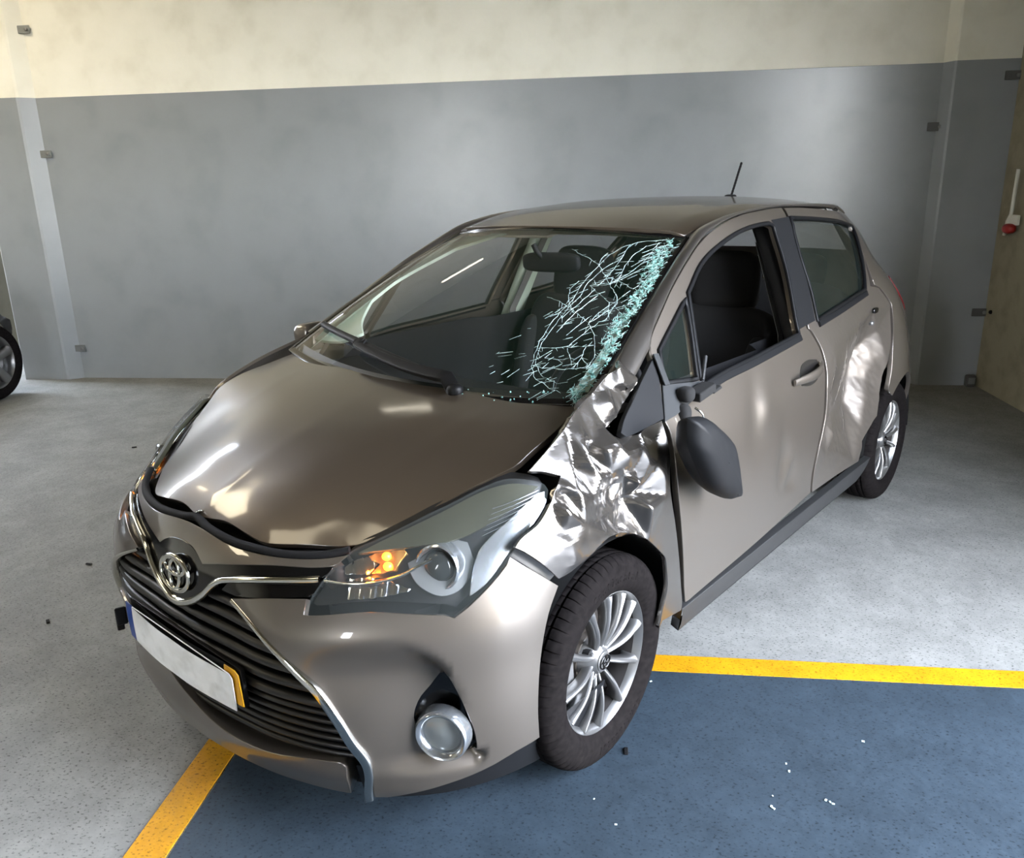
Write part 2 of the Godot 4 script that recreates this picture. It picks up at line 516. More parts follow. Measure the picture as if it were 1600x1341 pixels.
# a sheet cut from a surface along an outline, with a rolled rim of some depth
func panel(outline: PackedVector2Array, holes: Array, surf: Callable, cell: Vector2, rim: float, inside := Vector3(0, 0.6, -1.2)) -> Geo:
	var g := Geo.new()
	var lo := outline[0]
	var hi := outline[0]
	for a in outline:
		lo = lo.min(a)
		hi = hi.max(a)
	lo -= cell * 0.37
	var nx := ceili((hi.x - lo.x) / cell.x) + 1
	var ny := ceili((hi.y - lo.y) / cell.y) + 1
	var edge := {}
	for ring in [outline] + holes:
		for i in ring.size():
			var a: Vector2 = (ring[i] - lo) / cell
			var b: Vector2 = (ring[(i + 1) % ring.size()] - lo) / cell
			var k := ceili(a.distance_to(b) * 8) + 1
			for j in k + 1:
				var c := a.lerp(b, float(j) / k)
				for e in [Vector2(-0.06, -0.06), Vector2(0.06, -0.06), Vector2(-0.06, 0.06), Vector2(0.06, 0.06)]:
					edge[Vector2i((c + e).floor())] = true
	var ids := {}
	var place := func(a: Vector2) -> int:
		var key := Vector2i((a * 20000).round())
		if not ids.has(key):
			ids[key] = g.p(surf.call(a), Vector3.ZERO, a)
		return ids[key]
	for j in ny:
		for i in nx:
			var o := lo + Vector2(i, j) * cell
			var sq := PackedVector2Array([o, o + Vector2(cell.x, 0), o + cell, o + Vector2(0, cell.y)])
			if not edge.has(Vector2i(i, j)):
				var c := o + cell / 2
				if not Geometry2D.is_point_in_polygon(c, outline):
					continue
				var cut := false
				for hl in holes:
					if Geometry2D.is_point_in_polygon(c, hl):
						cut = true
				if cut:
					continue
				var id := [place.call(sq[0]), place.call(sq[1]), place.call(sq[2]), place.call(sq[3])]
				g.quad(id[0], id[1], id[2], id[3])
				continue
			var pieces: Array = Geometry2D.intersect_polygons(sq, outline)
			for hl in holes:
				var next := []
				for pc in pieces:
					if not Geometry2D.is_polygon_clockwise(pc):
						next.append_array(Geometry2D.clip_polygons(pc, hl))
				pieces = next
			for pc in pieces:
				if Geometry2D.is_polygon_clockwise(pc) or pc.size() < 3:
					continue
				var tr := Geometry2D.triangulate_polygon(pc)
				for k in range(0, tr.size(), 3):
					var ia: int = place.call(pc[tr[k]])
					var ib: int = place.call(pc[tr[k + 1]])
					var ic: int = place.call(pc[tr[k + 2]])
					if ia != ib and ib != ic and ia != ic:
						if (pc[tr[k + 1]] - pc[tr[k]]).cross(pc[tr[k + 2]] - pc[tr[k]]) < 0:
							g.tri(ia, ic, ib)
						else:
							g.tri(ia, ib, ic)
	# turn it outwards
	var s := 0.0
	for i in range(0, g.ix.size(), 3):
		var a := g.v[g.ix[i]]
		s += (a - inside).dot((g.v[g.ix[i + 2]] - a).cross(g.v[g.ix[i + 1]] - a))
	if s < 0:
		g.flip(0, g.n.size())
	if rim != 0.0:
		for ring in [outline] + holes:
			var is_hole: bool = ring != outline
			var cw := Geometry2D.is_polygon_clockwise(ring)
			var rr: PackedVector2Array = ring
			var cnt := rr.size()
			var rows := [PackedVector3Array(), PackedVector3Array(), PackedVector3Array()]
			var ns := [PackedVector3Array(), PackedVector3Array(), PackedVector3Array()]
			for i in cnt:
				var a := rr[i]
				var tg := (rr[(i + 1) % cnt] - rr[(i - 1 + cnt) % cnt]).normalized()
				var ov := Vector2(tg.y, -tg.x) * (-1.0 if cw else 1.0) * (-1.0 if is_hole else 1.0)
				var P: Vector3 = surf.call(a)
				var e := 0.003
				var du: Vector3 = surf.call(a + tg * e) - P
				var dv: Vector3 = P - surf.call(a - ov * e)
				var nn := du.cross(dv).normalized()
				if nn.dot(P - inside) < 0:
					nn = -nn
				var o3 := (dv - nn * dv.dot(nn)).normalized()
				rows[0].append(P)
				rows[1].append(P + o3 * 0.0013 - nn * 0.0022)
				rows[2].append(P + o3 * 0.0008 - nn * rim)
				ns[0].append((nn * 0.9 + o3 * 0.35).normalized())
				ns[1].append((nn * 0.15 + o3).normalized())
				ns[2].append(o3)
			var b := g.v.size()
			for r in 3:
				for i in cnt:
					g.p(rows[r][i], ns[r][i], rr[i])
			for r in 2:
				for i in cnt:
					var i2 := (i + 1) % cnt
					var qa := b + r * cnt + i
					var qb := b + r * cnt + i2
					var qc := b + (r + 1) * cnt + i2
					var qd := b + (r + 1) * cnt + i
					var fn := (g.v[qc] - g.v[qa]).cross(g.v[qb] - g.v[qa])
					if fn.dot(g.n[qd]) >= 0:
						g.quad(qa, qb, qc, qd)
					else:
						g.quad(qa, qd, qc, qb)
	return g

func frames(path: PackedVector3Array, closed: bool, up: Vector3) -> Array:
	var res := []
	var cnt := path.size()
	var side := Vector3.ZERO
	for i in cnt:
		var a := path[(i - 1 + cnt) % cnt] if closed or i > 0 else path[0]
		var b := path[(i + 1) % cnt] if closed or i < cnt - 1 else path[cnt - 1]
		var tg := (b - a).normalized()
		if up != Vector3.ZERO:
			side = tg.cross(up).normalized()
		elif i == 0:
			side = tg.cross(Vector3(0.31, 0.77, 0.55)).normalized()
		else:
			side = (side - tg * side.dot(tg)).normalized()
		res.append([side, side.cross(tg).normalized()])
	return res

# a profile (x across, y up) drawn along a path
func sweep(g: Geo, path: PackedVector3Array, prof: PackedVector2Array, up := Vector3.ZERO, closed := false, sizes := PackedFloat32Array(), ups := PackedVector3Array()) -> void:
	var from := g.ix.size()
	var fr := frames(path, closed, up)
	var rows := []
	for i in path.size():
		var s: float = sizes[i] if sizes.size() else 1.0
		var x: Vector3 = fr[i][0]
		var y: Vector3 = fr[i][1]
		if ups.size():
			var b := path[mini(i + 1, path.size() - 1)]
			var a := path[maxi(i - 1, 0)]
			if closed:
				b = path[(i + 1) % path.size()]
				a = path[(i - 1 + path.size()) % path.size()]
			x = (b - a).normalized().cross(ups[i]).normalized()
			y = x.cross((b - a).normalized())
		var r := PackedVector3Array()
		for q in prof:
			r.append(path[i] + (x * q.x + y * q.y) * s)
		rows.append(r)
	g.grid(rows, true, closed)
	if not closed:
		g.fan(rows[0])
		var last: PackedVector3Array = rows[-1]
		last.reverse()
		g.fan(last)
	g.outward(from)

func circle(r: float, k := 8, ry := -1.0) -> PackedVector2Array:
	var c := PackedVector2Array()
	for i in k:
		c.append(Vector2(cos(i * TAU / k) * r, sin(i * TAU / k) * (ry if ry > 0 else r)))
	return c

func flatbar(w: float, h: float) -> PackedVector2Array:
	var b := minf(w, h) * 0.25
	return PackedVector2Array([Vector2(-w / 2, -h / 2 + b), Vector2(-w / 2 + b, -h / 2), Vector2(w / 2 - b, -h / 2), Vector2(w / 2, -h / 2 + b), Vector2(w / 2, h / 2 - b), Vector2(w / 2 - b, h / 2), Vector2(-w / 2 + b, h / 2), Vector2(-w / 2, h / 2 - b)])

# profile (radius, along axis) turned about the y axis of x
func lathe(g: Geo, prof: Array, x: Transform3D, k := 32, closed := false) -> void:
	var from := g.ix.size()
	var runs := []
	var cur := [prof[0]]
	for i in range(1, prof.size()):
		cur.append(prof[i])
		if i < prof.size() - 1:
			var a: Vector2 = prof[i] - prof[i - 1]
			var b: Vector2 = prof[i + 1] - prof[i]
			if absf(a.angle_to(b)) > 0.75:
				runs.append(cur)
				cur = [prof[i]]
	runs.append(cur)
	for run in runs:
		var rows := []
		for q in run:
			var r := PackedVector3Array()
			for i in k:
				r.append(x * Vector3(cos(i * TAU / k) * q.x, q.y, sin(i * TAU / k) * q.x))
			rows.append(r)
		g.grid(rows, true, false)
	g.outward(from)

func rbox(g: Geo, size: Vector3, bevel: float, x := Transform3D()) -> void:
	var from := g.ix.size()
	var h := size / 2
	var b := minf(bevel, minf(h.x, minf(h.y, h.z)) * 0.98)
	var id := {}
	for sx in [-1, 1]:
		for sy in [-1, 1]:
			for sz in [-1, 1]:
				for ax in 3:
					var q := Vector3(sx * (h.x - b), sy * (h.y - b), sz * (h.z - b))
					var nn := Vector3.ZERO
					nn[ax] = [sx, sy, sz][ax]
					id[[sx, sy, sz, ax]] = g.p(x * (q + nn * b), (x.basis * nn).normalized())
	for ax in 3:
		var u := (ax + 1) % 3
		var w := (ax + 2) % 3
		for s in [-1, 1]:
			var c := []
			for k in [[-1, -1], [1, -1], [1, 1], [-1, 1]]:
				var e := [0, 0, 0, ax]
				e[ax] = s
				e[u] = k[0]
				e[w] = k[1]
				c.append(id[e])
			_q(g, c)
		for s in [-1, 1]:
			for s2 in [-1, 1]:
				var c := []
				for k in [[-1, u], [1, u], [1, w], [-1, w]]:
					var e := [0, 0, 0, k[1]]
					e[ax] = k[0]
					e[u] = s
					e[w] = s2
					c.append(id[e])
				_q(g, c)
	for sx in [-1, 1]:
		for sy in [-1, 1]:
			for sz in [-1, 1]:
				var a: int = id[[sx, sy, sz, 0]]
				var b2: int = id[[sx, sy, sz, 1]]
				var c2: int = id[[sx, sy, sz, 2]]
				var fn := (g.v[c2] - g.v[a]).cross(g.v[b2] - g.v[a])
				if fn.dot(g.n[a]) > 0:
					g.tri(a, b2, c2)
				else:
					g.tri(a, c2, b2)

func _q(g: Geo, c: Array) -> void:
	var nn := g.n[c[0]] + g.n[c[1]] + g.n[c[2]] + g.n[c[3]]
	var fn := (g.v[c[2]] - g.v[c[0]]).cross(g.v[c[1]] - g.v[c[0]])
	if fn.dot(nn) >= 0:
		g.quad(c[0], c[1], c[2], c[3])
	else:
		g.quad(c[0], c[3], c[2], c[1])

# a cushion: superellipsoid
func cushion(g: Geo, size: Vector3, e1: float, e2: float, x := Transform3D(), nu := 28, nv := 16) -> void:
	var from := g.ix.size()
	var rows := []
	for j in nv + 1:
		var la := -PI / 2 + PI * j / nv
		var r := PackedVector3Array()
		for i in nu:
			var lo := TAU * i / nu
			var cl := signf(cos(la)) * pow(absf(cos(la)), e1)
			r.append(x * (Vector3(cl * signf(cos(lo)) * pow(absf(cos(lo)), e2), signf(sin(la)) * pow(absf(sin(la)), e1), cl * signf(sin(lo)) * pow(absf(sin(lo)), e2)) * size / 2))
		rows.append(r)
	g.grid(rows, true, false)
	g.outward(from)

# outline (x, y) pushed along z
func prism(g: Geo, poly: PackedVector2Array, depth: float, x := Transform3D()) -> void:
	var from := g.ix.size()
	var pl := poly
	var tr := Geometry2D.triangulate_polygon(pl)
	for s in [0, 1]:
		var o := g.v.size()
		var nn := (x.basis * Vector3(0, 0, 1 if s else -1)).normalized()
		for a in pl:
			g.p(x * Vector3(a.x, a.y, depth * (s - 0.5)), nn, a)
		for k in range(0, tr.size(), 3):
			var A := o + tr[k]
			var B := o + tr[k + 1]
			var C := o + tr[k + 2]
			if (g.v[C] - g.v[A]).cross(g.v[B] - g.v[A]).dot(nn) > 0:
				g.tri(A, B, C)
			else:
				g.tri(A, C, B)
	var cw := Geometry2D.is_polygon_clockwise(pl)
	for i in pl.size():
		var a := pl[i]
		var b := pl[(i + 1) % pl.size()]
		var e := (b - a).normalized()
		var n2 := Vector2(e.y, -e.x) * (-1.0 if cw else 1.0)
		var nn := (x.basis * Vector3(n2.x, n2.y, 0)).normalized()
		var o := [g.p(x * Vector3(a.x, a.y, -depth / 2), nn), g.p(x * Vector3(b.x, b.y, -depth / 2), nn), g.p(x * Vector3(b.x, b.y, depth / 2), nn), g.p(x * Vector3(a.x, a.y, depth / 2), nn)]
		_q(g, o)

func ring(r: float, tube_r: float, x: Transform3D, g: Geo, k := 32, ry := -1.0, sides := 8, flat := 1.0) -> void:
	var path := PackedVector3Array()
	var ups := PackedVector3Array()
	for i in k:
		var a := i * TAU / k
		path.append(x * Vector3(cos(a) * r, sin(a) * (ry if ry > 0 else r), 0))
		ups.append((x.basis * Vector3(0, 0, 1)).normalized())
	sweep(g, path, circle(tube_r, sides, tube_r * flat), Vector3.ZERO, true, PackedFloat32Array(), ups)

func numbered(called: String, parent: Node) -> String:
	var key := str(parent.get_instance_id()) + called
	var k: int = used.get(key, 0)
	used[key] = k + 1
	return called if k == 0 else "%s_%03d" % [called, k]

func part(called: String, shape, m: Material, parent: Node, label := "", at := Transform3D()) -> MeshInstance3D:
	var o := MeshInstance3D.new()
	o.mesh = shape.done() if shape is Geo else shape
	o.material_override = m
	o.transform = at
	o.name = numbered(called, parent)
	o.cast_shadow = GeometryInstance3D.SHADOW_CASTING_SETTING_ON
	parent.add_child(o, true)
	if label:
		o.set_meta("label", label)
	return o

func thing(called: String, label: String, category: String, at := Vector3.ZERO, group := "") -> Node3D:
	var o := Node3D.new()
	o.name = numbered(called, self)
	add_child(o, true)
	o.position = at
	tag(o, label, category, group)
	return o

func tag(o: Node, label: String, category: String, group := "") -> void:
	o.set_meta("label", label)
	o.set_meta("category", category)
	if group:
		o.set_meta("group", group)

func struct(called: String, shape, m: Material, at := Transform3D(), label := "") -> MeshInstance3D:
	var o := part(called, shape, m, self, label, at)
	o.set_meta("kind", "structure")
	if label:
		o.set_meta("category", "room part")
	return o

func xf(at: Vector3, deg := Vector3.ZERO, sc := Vector3.ONE) -> Transform3D:
	return Transform3D(Basis.from_euler(deg * PI / 180.0).scaled_local(sc), at)


func bx(size: Vector3, at: Vector3, bevel := 0.004, deg := Vector3.ZERO) -> Geo:
	var g := Geo.new()
	rbox(g, size, bevel, xf(at, deg))
	return g

# ================================================================ the room
func room() -> void:
	struct("floor", bx(Vector3(26, 0.3, 22), Vector3(-3.5, -0.15, 1.5), 0.001), M.floor_paint)
	struct("ceiling", bx(Vector3(15.4, 0.2, 13), Vector3(-4.0, 4.6, 2.0), 0.001), M.ceiling_paint)
	# back wall: cream above, grey below, between two columns
	struct("wall_back", bx(Vector3(7.1, 2.17, 0.25), Vector3(-0.49, 3.42, -4.34), 0.003), M.cream_wall)
	struct("wall_back", bx(Vector3(7.1, 2.35, 0.256), Vector3(-0.49, 1.165, -4.34), 0.003), M.grey_wall)
	var plans := [PackedVector2Array([Vector2(-4.54, -5.4), Vector2(-4.54, -4.135), Vector2(-4.53, -4.13), Vector2(-4.135, -4.13), Vector2(-4.115, -4.137), Vector2(-4.02, -4.213), Vector2(-4.02, -5.4)]), PackedVector2Array([Vector2(3.0, -5.4), Vector2(3.0, -4.213), Vector2(3.045, -4.128), Vector2(3.06, -4.12), Vector2(3.49, -4.12), Vector2(3.49, -5.4)])]
	for p in plans:
		for h in [[0.0, 2.34, 0.0], [2.34, 4.5, 0.004]]:
			var g := Geo.new()
			prism(g, p, h[1] - h[0], Transform3D(Basis(Vector3(1, 0, 0), Vector3(0, 0, 1), Vector3(0, -1, 0)), Vector3(0, (h[0] + h[1]) / 2, -h[2])))
			struct("column", g, M.grey_wall if h[0] == 0.0 else M.cream_wall)
	struct("wall_back", bx(Vector3(7.2, 4.6, 0.25), Vector3(-8.1, 2.25, -5.5), 0.003), M.bay_wall)
	# right wall up to the open side of the bay
	struct("wall_right", bx(Vector3(0.3, 4.6, RW + 4.5), Vector3(3.635, 2.25, (RW - 4.5) / 2), 0.003), M.olive_wall)
	struct("wall_right", bx(Vector3(0.3, 0.9, RZ - RW), Vector3(3.635, 4.1, (RZ + RW) / 2), 0.003), M.olive_wall)
	struct("wall_right", bx(Vector3(0.3, 4.6, 8.4 - RZ), Vector3(3.635, 2.25, (8.4 + RZ) / 2), 0.003), M.olive_wall)
	struct("wall_left", bx(Vector3(0.3, 4.6, 13.4), Vector3(-11.6, 2.25, 2.0), 0.003), M.cream_wall)
	# front wall with a doorway
	struct("wall_front", bx(Vector3(8.4, 4.6, 0.3), Vector3(-7.4, 2.25, 8.4), 0.003), M.cream_wall)
	struct("wall_front", bx(Vector3(6.0, 4.6, 0.3), Vector3(0.7, 2.25, 8.4), 0.003), M.cream_wall)
	struct("wall_front", bx(Vector3(0.9, 1.3, 0.3), Vector3(-2.75, 3.95, 8.4), 0.003), M.cream_wall)
	struct("wall_front", bx(Vector3(0.9, 1.4, 0.3), Vector3(-2.75, 0.65, 8.4), 0.003), M.cream_wall)
	for k in 2:
		struct("window_1", bx(Vector3(0.9, 0.06, 0.09), Vector3(-2.75, 1.98 + 0.65 * k, 8.4), 0.01), M.fixture_white)

const RZ := 3.0
const RW := 0.3

func floor_marks() -> void:
	var g := bx(Vector3(6.0, 0.004, 8.0), Vector3(2.6, 0.0, 4.0), 0.001)
	struct("floor", g, M.blue_paint)
	var a := bx(Vector3(6.0, 0.006, 0.098), Vector3(2.49, 0.0, -0.049), 0.001)
	var o := part("floor_line", a, M.yellow_paint, self)
	tag(o, "yellow painted line crossing the floor behind the front wheel of the grey car", "floor line", "")
	a = bx(Vector3(0.105, 0.006, 8.1), Vector3(-0.4575, 0.0, 3.952), 0.001)
	o = part("floor_line", a, M.yellow_paint, self)
	tag(o, "yellow painted line running out from under the nose of the grey car", "floor line", "")

func lamps() -> void:
	# flat ceiling panels and one tube fixed high on the back wall
	var spots := [[Vector3(-4.75, 4.5, -1.9), Vector2(1.5, 1.8), 11.5, "wide ceiling panel lamp near the back wall beside the column"], [Vector3(-1.9, 4.5, 1.0), Vector2(1.3, 0.8), 2.2, "small ceiling panel lamp above the nose of the grey car"], [Vector3(-7.6, 4.5, 2.6), Vector2(1.5, 1.2), 10.0, "ceiling panel lamp above the neighbouring bay"]]
	for s in spots:
		var t := thing("ceiling_lamp", s[3], "lamp", s[0], "ceiling panel lamps")
		var z: Vector2 = s[1]
		part("frame", bx(Vector3(z.x + 0.08, 0.07, z.y + 0.08), Vector3(0, -0.03, 0), 0.01), M.fixture_white, t)
		part("diffuser", bx(Vector3(z.x, 0.02, z.y), Vector3(0, -0.062, 0), 0.004), M.tube_glow, t)
		t.add_child(area(z, s[2], Color(1.0, 0.93, 0.79), Transform3D(Basis(Vector3.RIGHT, -PI / 2), Vector3(0, -0.09, 0))))
	var w := thing("wall_lamp", "tube lamp fixed across the back wall high above the hatchback", "lamp", Vector3(-1.78, 4.03, -4.21))
	part("housing", bx(Vector3(0.7, 0.07, 0.06), Vector3(0, 0.0, 0.03), 0.01), M.fixture_white, w)
	var g := Geo.new()
	sweep(g, PackedVector3Array([Vector3(-0.3, 0, 0.085), Vector3(0, 0, 0.085), Vector3(0.3, 0, 0.085)]), circle(0.016, 10))
	part("tube", g, M.tube_bright, w)
	w.add_child(area(Vector2(0.6, 0.05), 0.12, Color(1.0, 0.96, 0.88), Transform3D(Basis(Vector3.UP, PI), Vector3(0, 0, 0.105))))

func area(size: Vector2, energy: float, c: Color, at: Transform3D) -> AreaLight3D:
	var l := AreaLight3D.new()
	l.name = "lamp_light"
	l.area_size = size
	l.light_color = c
	l.light_energy = energy
	l.shadow_enabled = true
	l.transform = at
	return l

func other_car() -> void:
	# its own axes: x forwards, z to the side that faces the camera; origin on the ground under the front axle
	var t := thing("car", "dark car with a torn front corner and a bright five-spoke wheel beyond the column", "car", Vector3(-5.02, 0, -3.42))
	t.rotation_degrees.y = 90.0
	var AX := Transform3D(Basis(Vector3(1, 0, 0), Vector3(0, 0, 1), Vector3(0, -1, 0)), Vector3.ZERO)
	var g := Geo.new()
	lathe(g, [Vector2(0.215, -0.09), Vector2(0.29, -0.09), Vector2(0.306, -0.06), Vector2(0.309, 0.0), Vector2(0.306, 0.06), Vector2(0.29, 0.085), Vector2(0.25, 0.092), Vector2(0.222, 0.08), Vector2(0.215, 0.07)], AX, 48)
	var tyre := g.done()
	g = Geo.new()
	lathe(g, [Vector2(0.2, -0.09), Vector2(0.2, 0.03), Vector2(0.212, 0.07), Vector2(0.222, 0.076), Vector2(0.224, 0.07)], AX, 48)
	lathe(g, [Vector2(0.0, -0.02), Vector2(0.2, -0.02)], AX, 24)
	var rim := g.done()
	g = Geo.new()
	var path := PackedVector3Array()
	var sz := PackedFloat32Array()
	var ups := PackedVector3Array()
	for i in 10:
		path.append(Vector3(lerpf(0.02, 0.212, i / 9.0), 0, 0.052 + 0.012 * i / 9.0))
		sz.append(1.0 + 0.5 * absf(i / 9.0 - 0.35))
		ups.append(Vector3(0, 0, 1))
	sweep(g, path, PackedVector2Array([Vector2(-0.03, -0.03), Vector2(0.03, -0.03), Vector2(0.03, -0.006), Vector2(0.018, 0.006), Vector2(-0.018, 0.006), Vector2(-0.03, -0.006)]), Vector3.ZERO, false, sz, ups)
	var blade := g.done()
	g = Geo.new()
	lathe(g, [Vector2(0.05, 0.03), Vector2(0.045, 0.062), Vector2(0.0, 0.066)], AX, 28)
	var hub := g.done()
	for x in [0.0, -2.6]:
		for s in [1.0, -1.0]:
			var wn := part("wheel", rim, M.alloy, t, "", Transform3D(Basis(Vector3.UP, 0.0 if s > 0 else PI), Vector3(x, 0.309, 0.74 * s)))
			part("tire", tyre, M.tyre, wn)
			for k in 5:
				part("spoke", blade, M.alloy, wn, "", Transform3D(Basis(Vector3.BACK, deg_to_rad(18 + 72 * k)), Vector3.ZERO))
			part("hub", hub, M.alloy, wn)
	# body: side profile with wheel arches, and the cabin
	var pr := PackedVector2Array([Vector2(-3.35, 0.3), Vector2(-2.97, 0.28)])
	pr.append_array(arc2(Vector2(-2.6, 0.309), 0.36, 175, 5, 12))
	pr.append_array(PackedVector2Array([Vector2(-2.2, 0.24), Vector2(-0.4, 0.24)]))
	pr.append_array(arc2(Vector2(0, 0.309), 0.36, 178, 72, 10))
	pr.append_array(PackedVector2Array([Vector2(0.10, 0.72), Vector2(0.06, 0.80), Vector2(-0.1, 0.88), Vector2(-0.85, 0.97), Vector2(-3.3, 1.0), Vector2(-3.45, 0.7)]))
	g = Geo.new()
	prism(g, pr, 1.66)
	part("body", g, M.dark_paint, t)
	g = Geo.new()
	prism(g, PackedVector2Array([Vector2(-0.8, 0.97), Vector2(-1.6, 1.42), Vector2(-2.7, 1.45), Vector2(-3.25, 1.0)]), 1.3)
	part("cabin", g, M.side_dark, t)
	# what is left of the front corner: a torn skin bent outwards
	var cr := Crumple.new([Vector3(-0.1, 0.2, 0), Vector3(0.5, 0.2, 0), Vector3(-0.1, 1.0, 0), Vector3(0.5, 1.0, 0), Vector3(0.1, 0.75, 0.03), Vector3(0.2, 0.7, -0.03), Vector3(0.28, 0.62, 0.02), Vector3(0.15, 0.6, -0.02), Vector3(0.3, 0.45, 0.01)], 0.01, 0.004, 5, 12.0)
	var sk := PackedVector2Array([Vector2(0.05, 0.82), Vector2(0.14, 0.74), Vector2(0.20, 0.70), Vector2(0.22, 0.65), Vector2(0.29, 0.60), Vector2(0.30, 0.52), Vector2(0.27, 0.44), Vector2(0.25, 0.42), Vector2(0.262, 0.50), Vector2(0.22, 0.56), Vector2(0.17, 0.60), Vector2(0.12, 0.66), Vector2(0.05, 0.68)])
	part("torn_corner", panel(sk, [], func(q: Vector2) -> Vector3: return Vector3(q.x, q.y, 0.80 - 0.4 * pow(maxf(q.x, 0), 2) + cr.at(q)), Vector2(0.02, 0.02), 0.02, Vector3(-0.5, 0.6, 0)), M.dark_paint, t)
	g = Geo.new()
	rbox(g, Vector3(0.24, 0.3, 1.4), 0.05, xf(Vector3(0.06, 0.5, -0.1)))
	part("front_structure", g, M.void_black, t)

func fixtures() -> void:
	var spots := [[-4.01, 2.846, -4.195, "small steel plate on the column seam high on the cream wall"], [-4.01, 1.904, -4.195, "small steel plate on the seam beside the column on the grey wall"], [-4.01, 0.27, -4.195, "small steel plate low on the column seam near the floor"],
		[2.99, 1.91, -4.195, "grey steel plate on the seam of the column behind the hatchback"], [3.44, 2.23, -4.11, "grey steel plate at the top of the corner with the olive wall"], [3.44, 0.57, -4.11, "grey steel plate low in the corner with the olive wall"]]
	for s in spots:
		var g := Geo.new()
		rbox(g, Vector3(0.11, 0.06, 0.012), 0.003)
		var p := thing("wall_plate", s[3], "wall plate", Vector3(s[0], s[1], s[2]), "steel plates on the wall seams")
		part("plate", g, M.galvanised if s[0] < 0 else M.plate_grey, p)
		g = Geo.new()
		lathe(g, [Vector2(0.014, 0.0), Vector2(0.014, 0.012), Vector2(0.009, 0.016), Vector2(0.0, 0.016)], Transform3D(Basis(Vector3(1, 0, 0), Vector3(0, 0, 1), Vector3(0, -1, 0)), Vector3(0.03, 0, 0.005)), 6)
		part("bolt", g, M.dull_metal, p)
	var b := thing("junction_box", "small grey box on the floor in the far corner by the column", "box", Vector3(3.43, 0, -4.08))
	part("box", bx(Vector3(0.075, 0.09, 0.05), Vector3(0, 0.046, 0), 0.01), M.plate_grey, b)
	part("lid", bx(Vector3(0.05, 0.05, 0.006), Vector3(0, 0.05, 0.027), 0.003), M.galvanised, b)
	var w := thing("wall_valve", "red capped valve under a white pipe on the olive side wall", "valve", Vector3(3.47, 1.2, -3.87))
	var g2 := Geo.new()
	cushion(g2, Vector3(0.07, 0.07, 0.13), 0.8, 0.8, xf(Vector3(-0.03, 0.0, 0.03)))
	part("cap", g2, M.red_plastic, w)
	g2 = Geo.new()
	sweep(g2, PackedVector3Array([Vector3(-0.02, -0.05, -0.05), Vector3(-0.02, 0.05, -0.03), Vector3(-0.02, 0.10, 0.01), Vector3(-0.02, 0.4, 0.02)]), circle(0.013, 8))
	rbox(g2, Vector3(0.02, 0.07, 0.12), 0.005, xf(Vector3(-0.01, 0.06, 0.05)))
	part("pipe", g2, M.pipe_white, w)
	var k := thing("wall_stud", "black rubber stud on the olive wall near the corner", "stud", Vector3(3.48, 0.585, -4.02))
	g2 = Geo.new()
	cushion(g2, Vector3(0.03, 0.03, 0.03), 1.0, 1.0)
	part("stud", g2, M.rubber, k)

func debris() -> void:
	for q in [Vector3(1.166, 0, 0.426), Vector3(1.168, 0, 0.457), Vector3(1.24, 0, 0.56), Vector3(1.25, 0, 0.566), Vector3(1.256, 0, 0.572), Vector3(0.637, 0, 0.611), Vector3(0.694, 0, 0.696), Vector3(1.106, 0, 0.556), Vector3(1.095, 0, 0.596), Vector3(0.81, 0, 0.063), Vector3(1.099, 0, 0.603), Vector3(1.404, 0, 0.31)]:
		var g := Geo.new()
		var s := rng.randf_range(0.003, 0.006)
		rbox(g, Vector3(s * 1.5, s * 0.5, s), s * 0.1, xf(Vector3(0, s * 0.27 + 0.002, 0), Vector3(0, rng.randf() * 180, 0)))
		var o := thing("glass_fragment", "tiny bright glass fragment lying on the blue painted floor", "glass fragment", q, "glass fragments on the blue floor")
		part("shard", g, M.crack, o)
	var bits: Array = [Vector3(0.724, 0, 0.415), Vector3(-1.461, 0, -0.134), Vector3(-1.611, 0, -0.617), Vector3(-2.375, 0, -2.252)]
	var names := ["small black plastic scrap on the blue floor beside the front wheel", "dark speck of rubble on the pale floor near the far car", "tiny dark scrap on the pale floor beside the bumper", "thin dark splinter on the pale floor between the two cars"]
	for i in bits.size():
		var g := Geo.new()
		rbox(g, Vector3(0.012, 0.006, 0.03), 0.002, xf(Vector3(0, 0.005, 0), Vector3(0, 40.0 * i, 0)))
		var o := thing("plastic_scrap", names[i], "scrap", bits[i])
		part("scrap", g, M.rubber, o)

# ================================================================ the wrecked hatchback
# its own axes: x to the car's left side, y up, z forwards; origin on the ground under the front axle
func side_p(q: Vector2, s := 1.0, d := 0.0) -> Vector3:
	return Vector3(s * (TS.at(q.x, q.y) + d), q.y, q.x)

func front_p(q: Vector2, d := 0.0) -> Vector3:
	var r := TF.at(absf(q.x), q.y) + d
	return Vector3(sin(q.x) * r, q.y, FZ + cos(q.x) * r)

func hood_p(q: Vector2, d := 0.0) -> Vector3:
	return Vector3(q.x, TH.at(absf(q.x), q.y) + d, q.y)

func roof_p(q: Vector2, d := 0.0) -> Vector3:
	return Vector3(q.x, TR.at(absf(q.x), q.y) + d, q.y)

func wind_p(q: Vector2, d := 0.0) -> Vector3:
	var k := 1.0 - q.x * q.x
	var b := Vector3(0.665 * q.x, 1.0 - 0.025 * k, -0.085 + 0.125 * k)
	var t := Vector3(0.52 * q.x, 1.385 + 0.03 * k, -0.868 + 0.075 * k)
	return b.lerp(t, q.y) + Vector3(0, 0.882, 0.471) * (0.072 * q.y * (1 - q.y) + d)

func mirrored(p: PackedVector2Array) -> PackedVector2Array:
	var r := PackedVector2Array()
	for a in p:
		r.append(Vector2(-a.x, a.y))
	r.reverse()
	return r

func arc2(c: Vector2, r: float, a0: float, a1: float, k: int) -> PackedVector2Array:
	var res := PackedVector2Array()
	for i in k + 1:
		res.append(c + Vector2.from_angle(deg_to_rad(lerpf(a0, a1, float(i) / k))) * r)
	return res

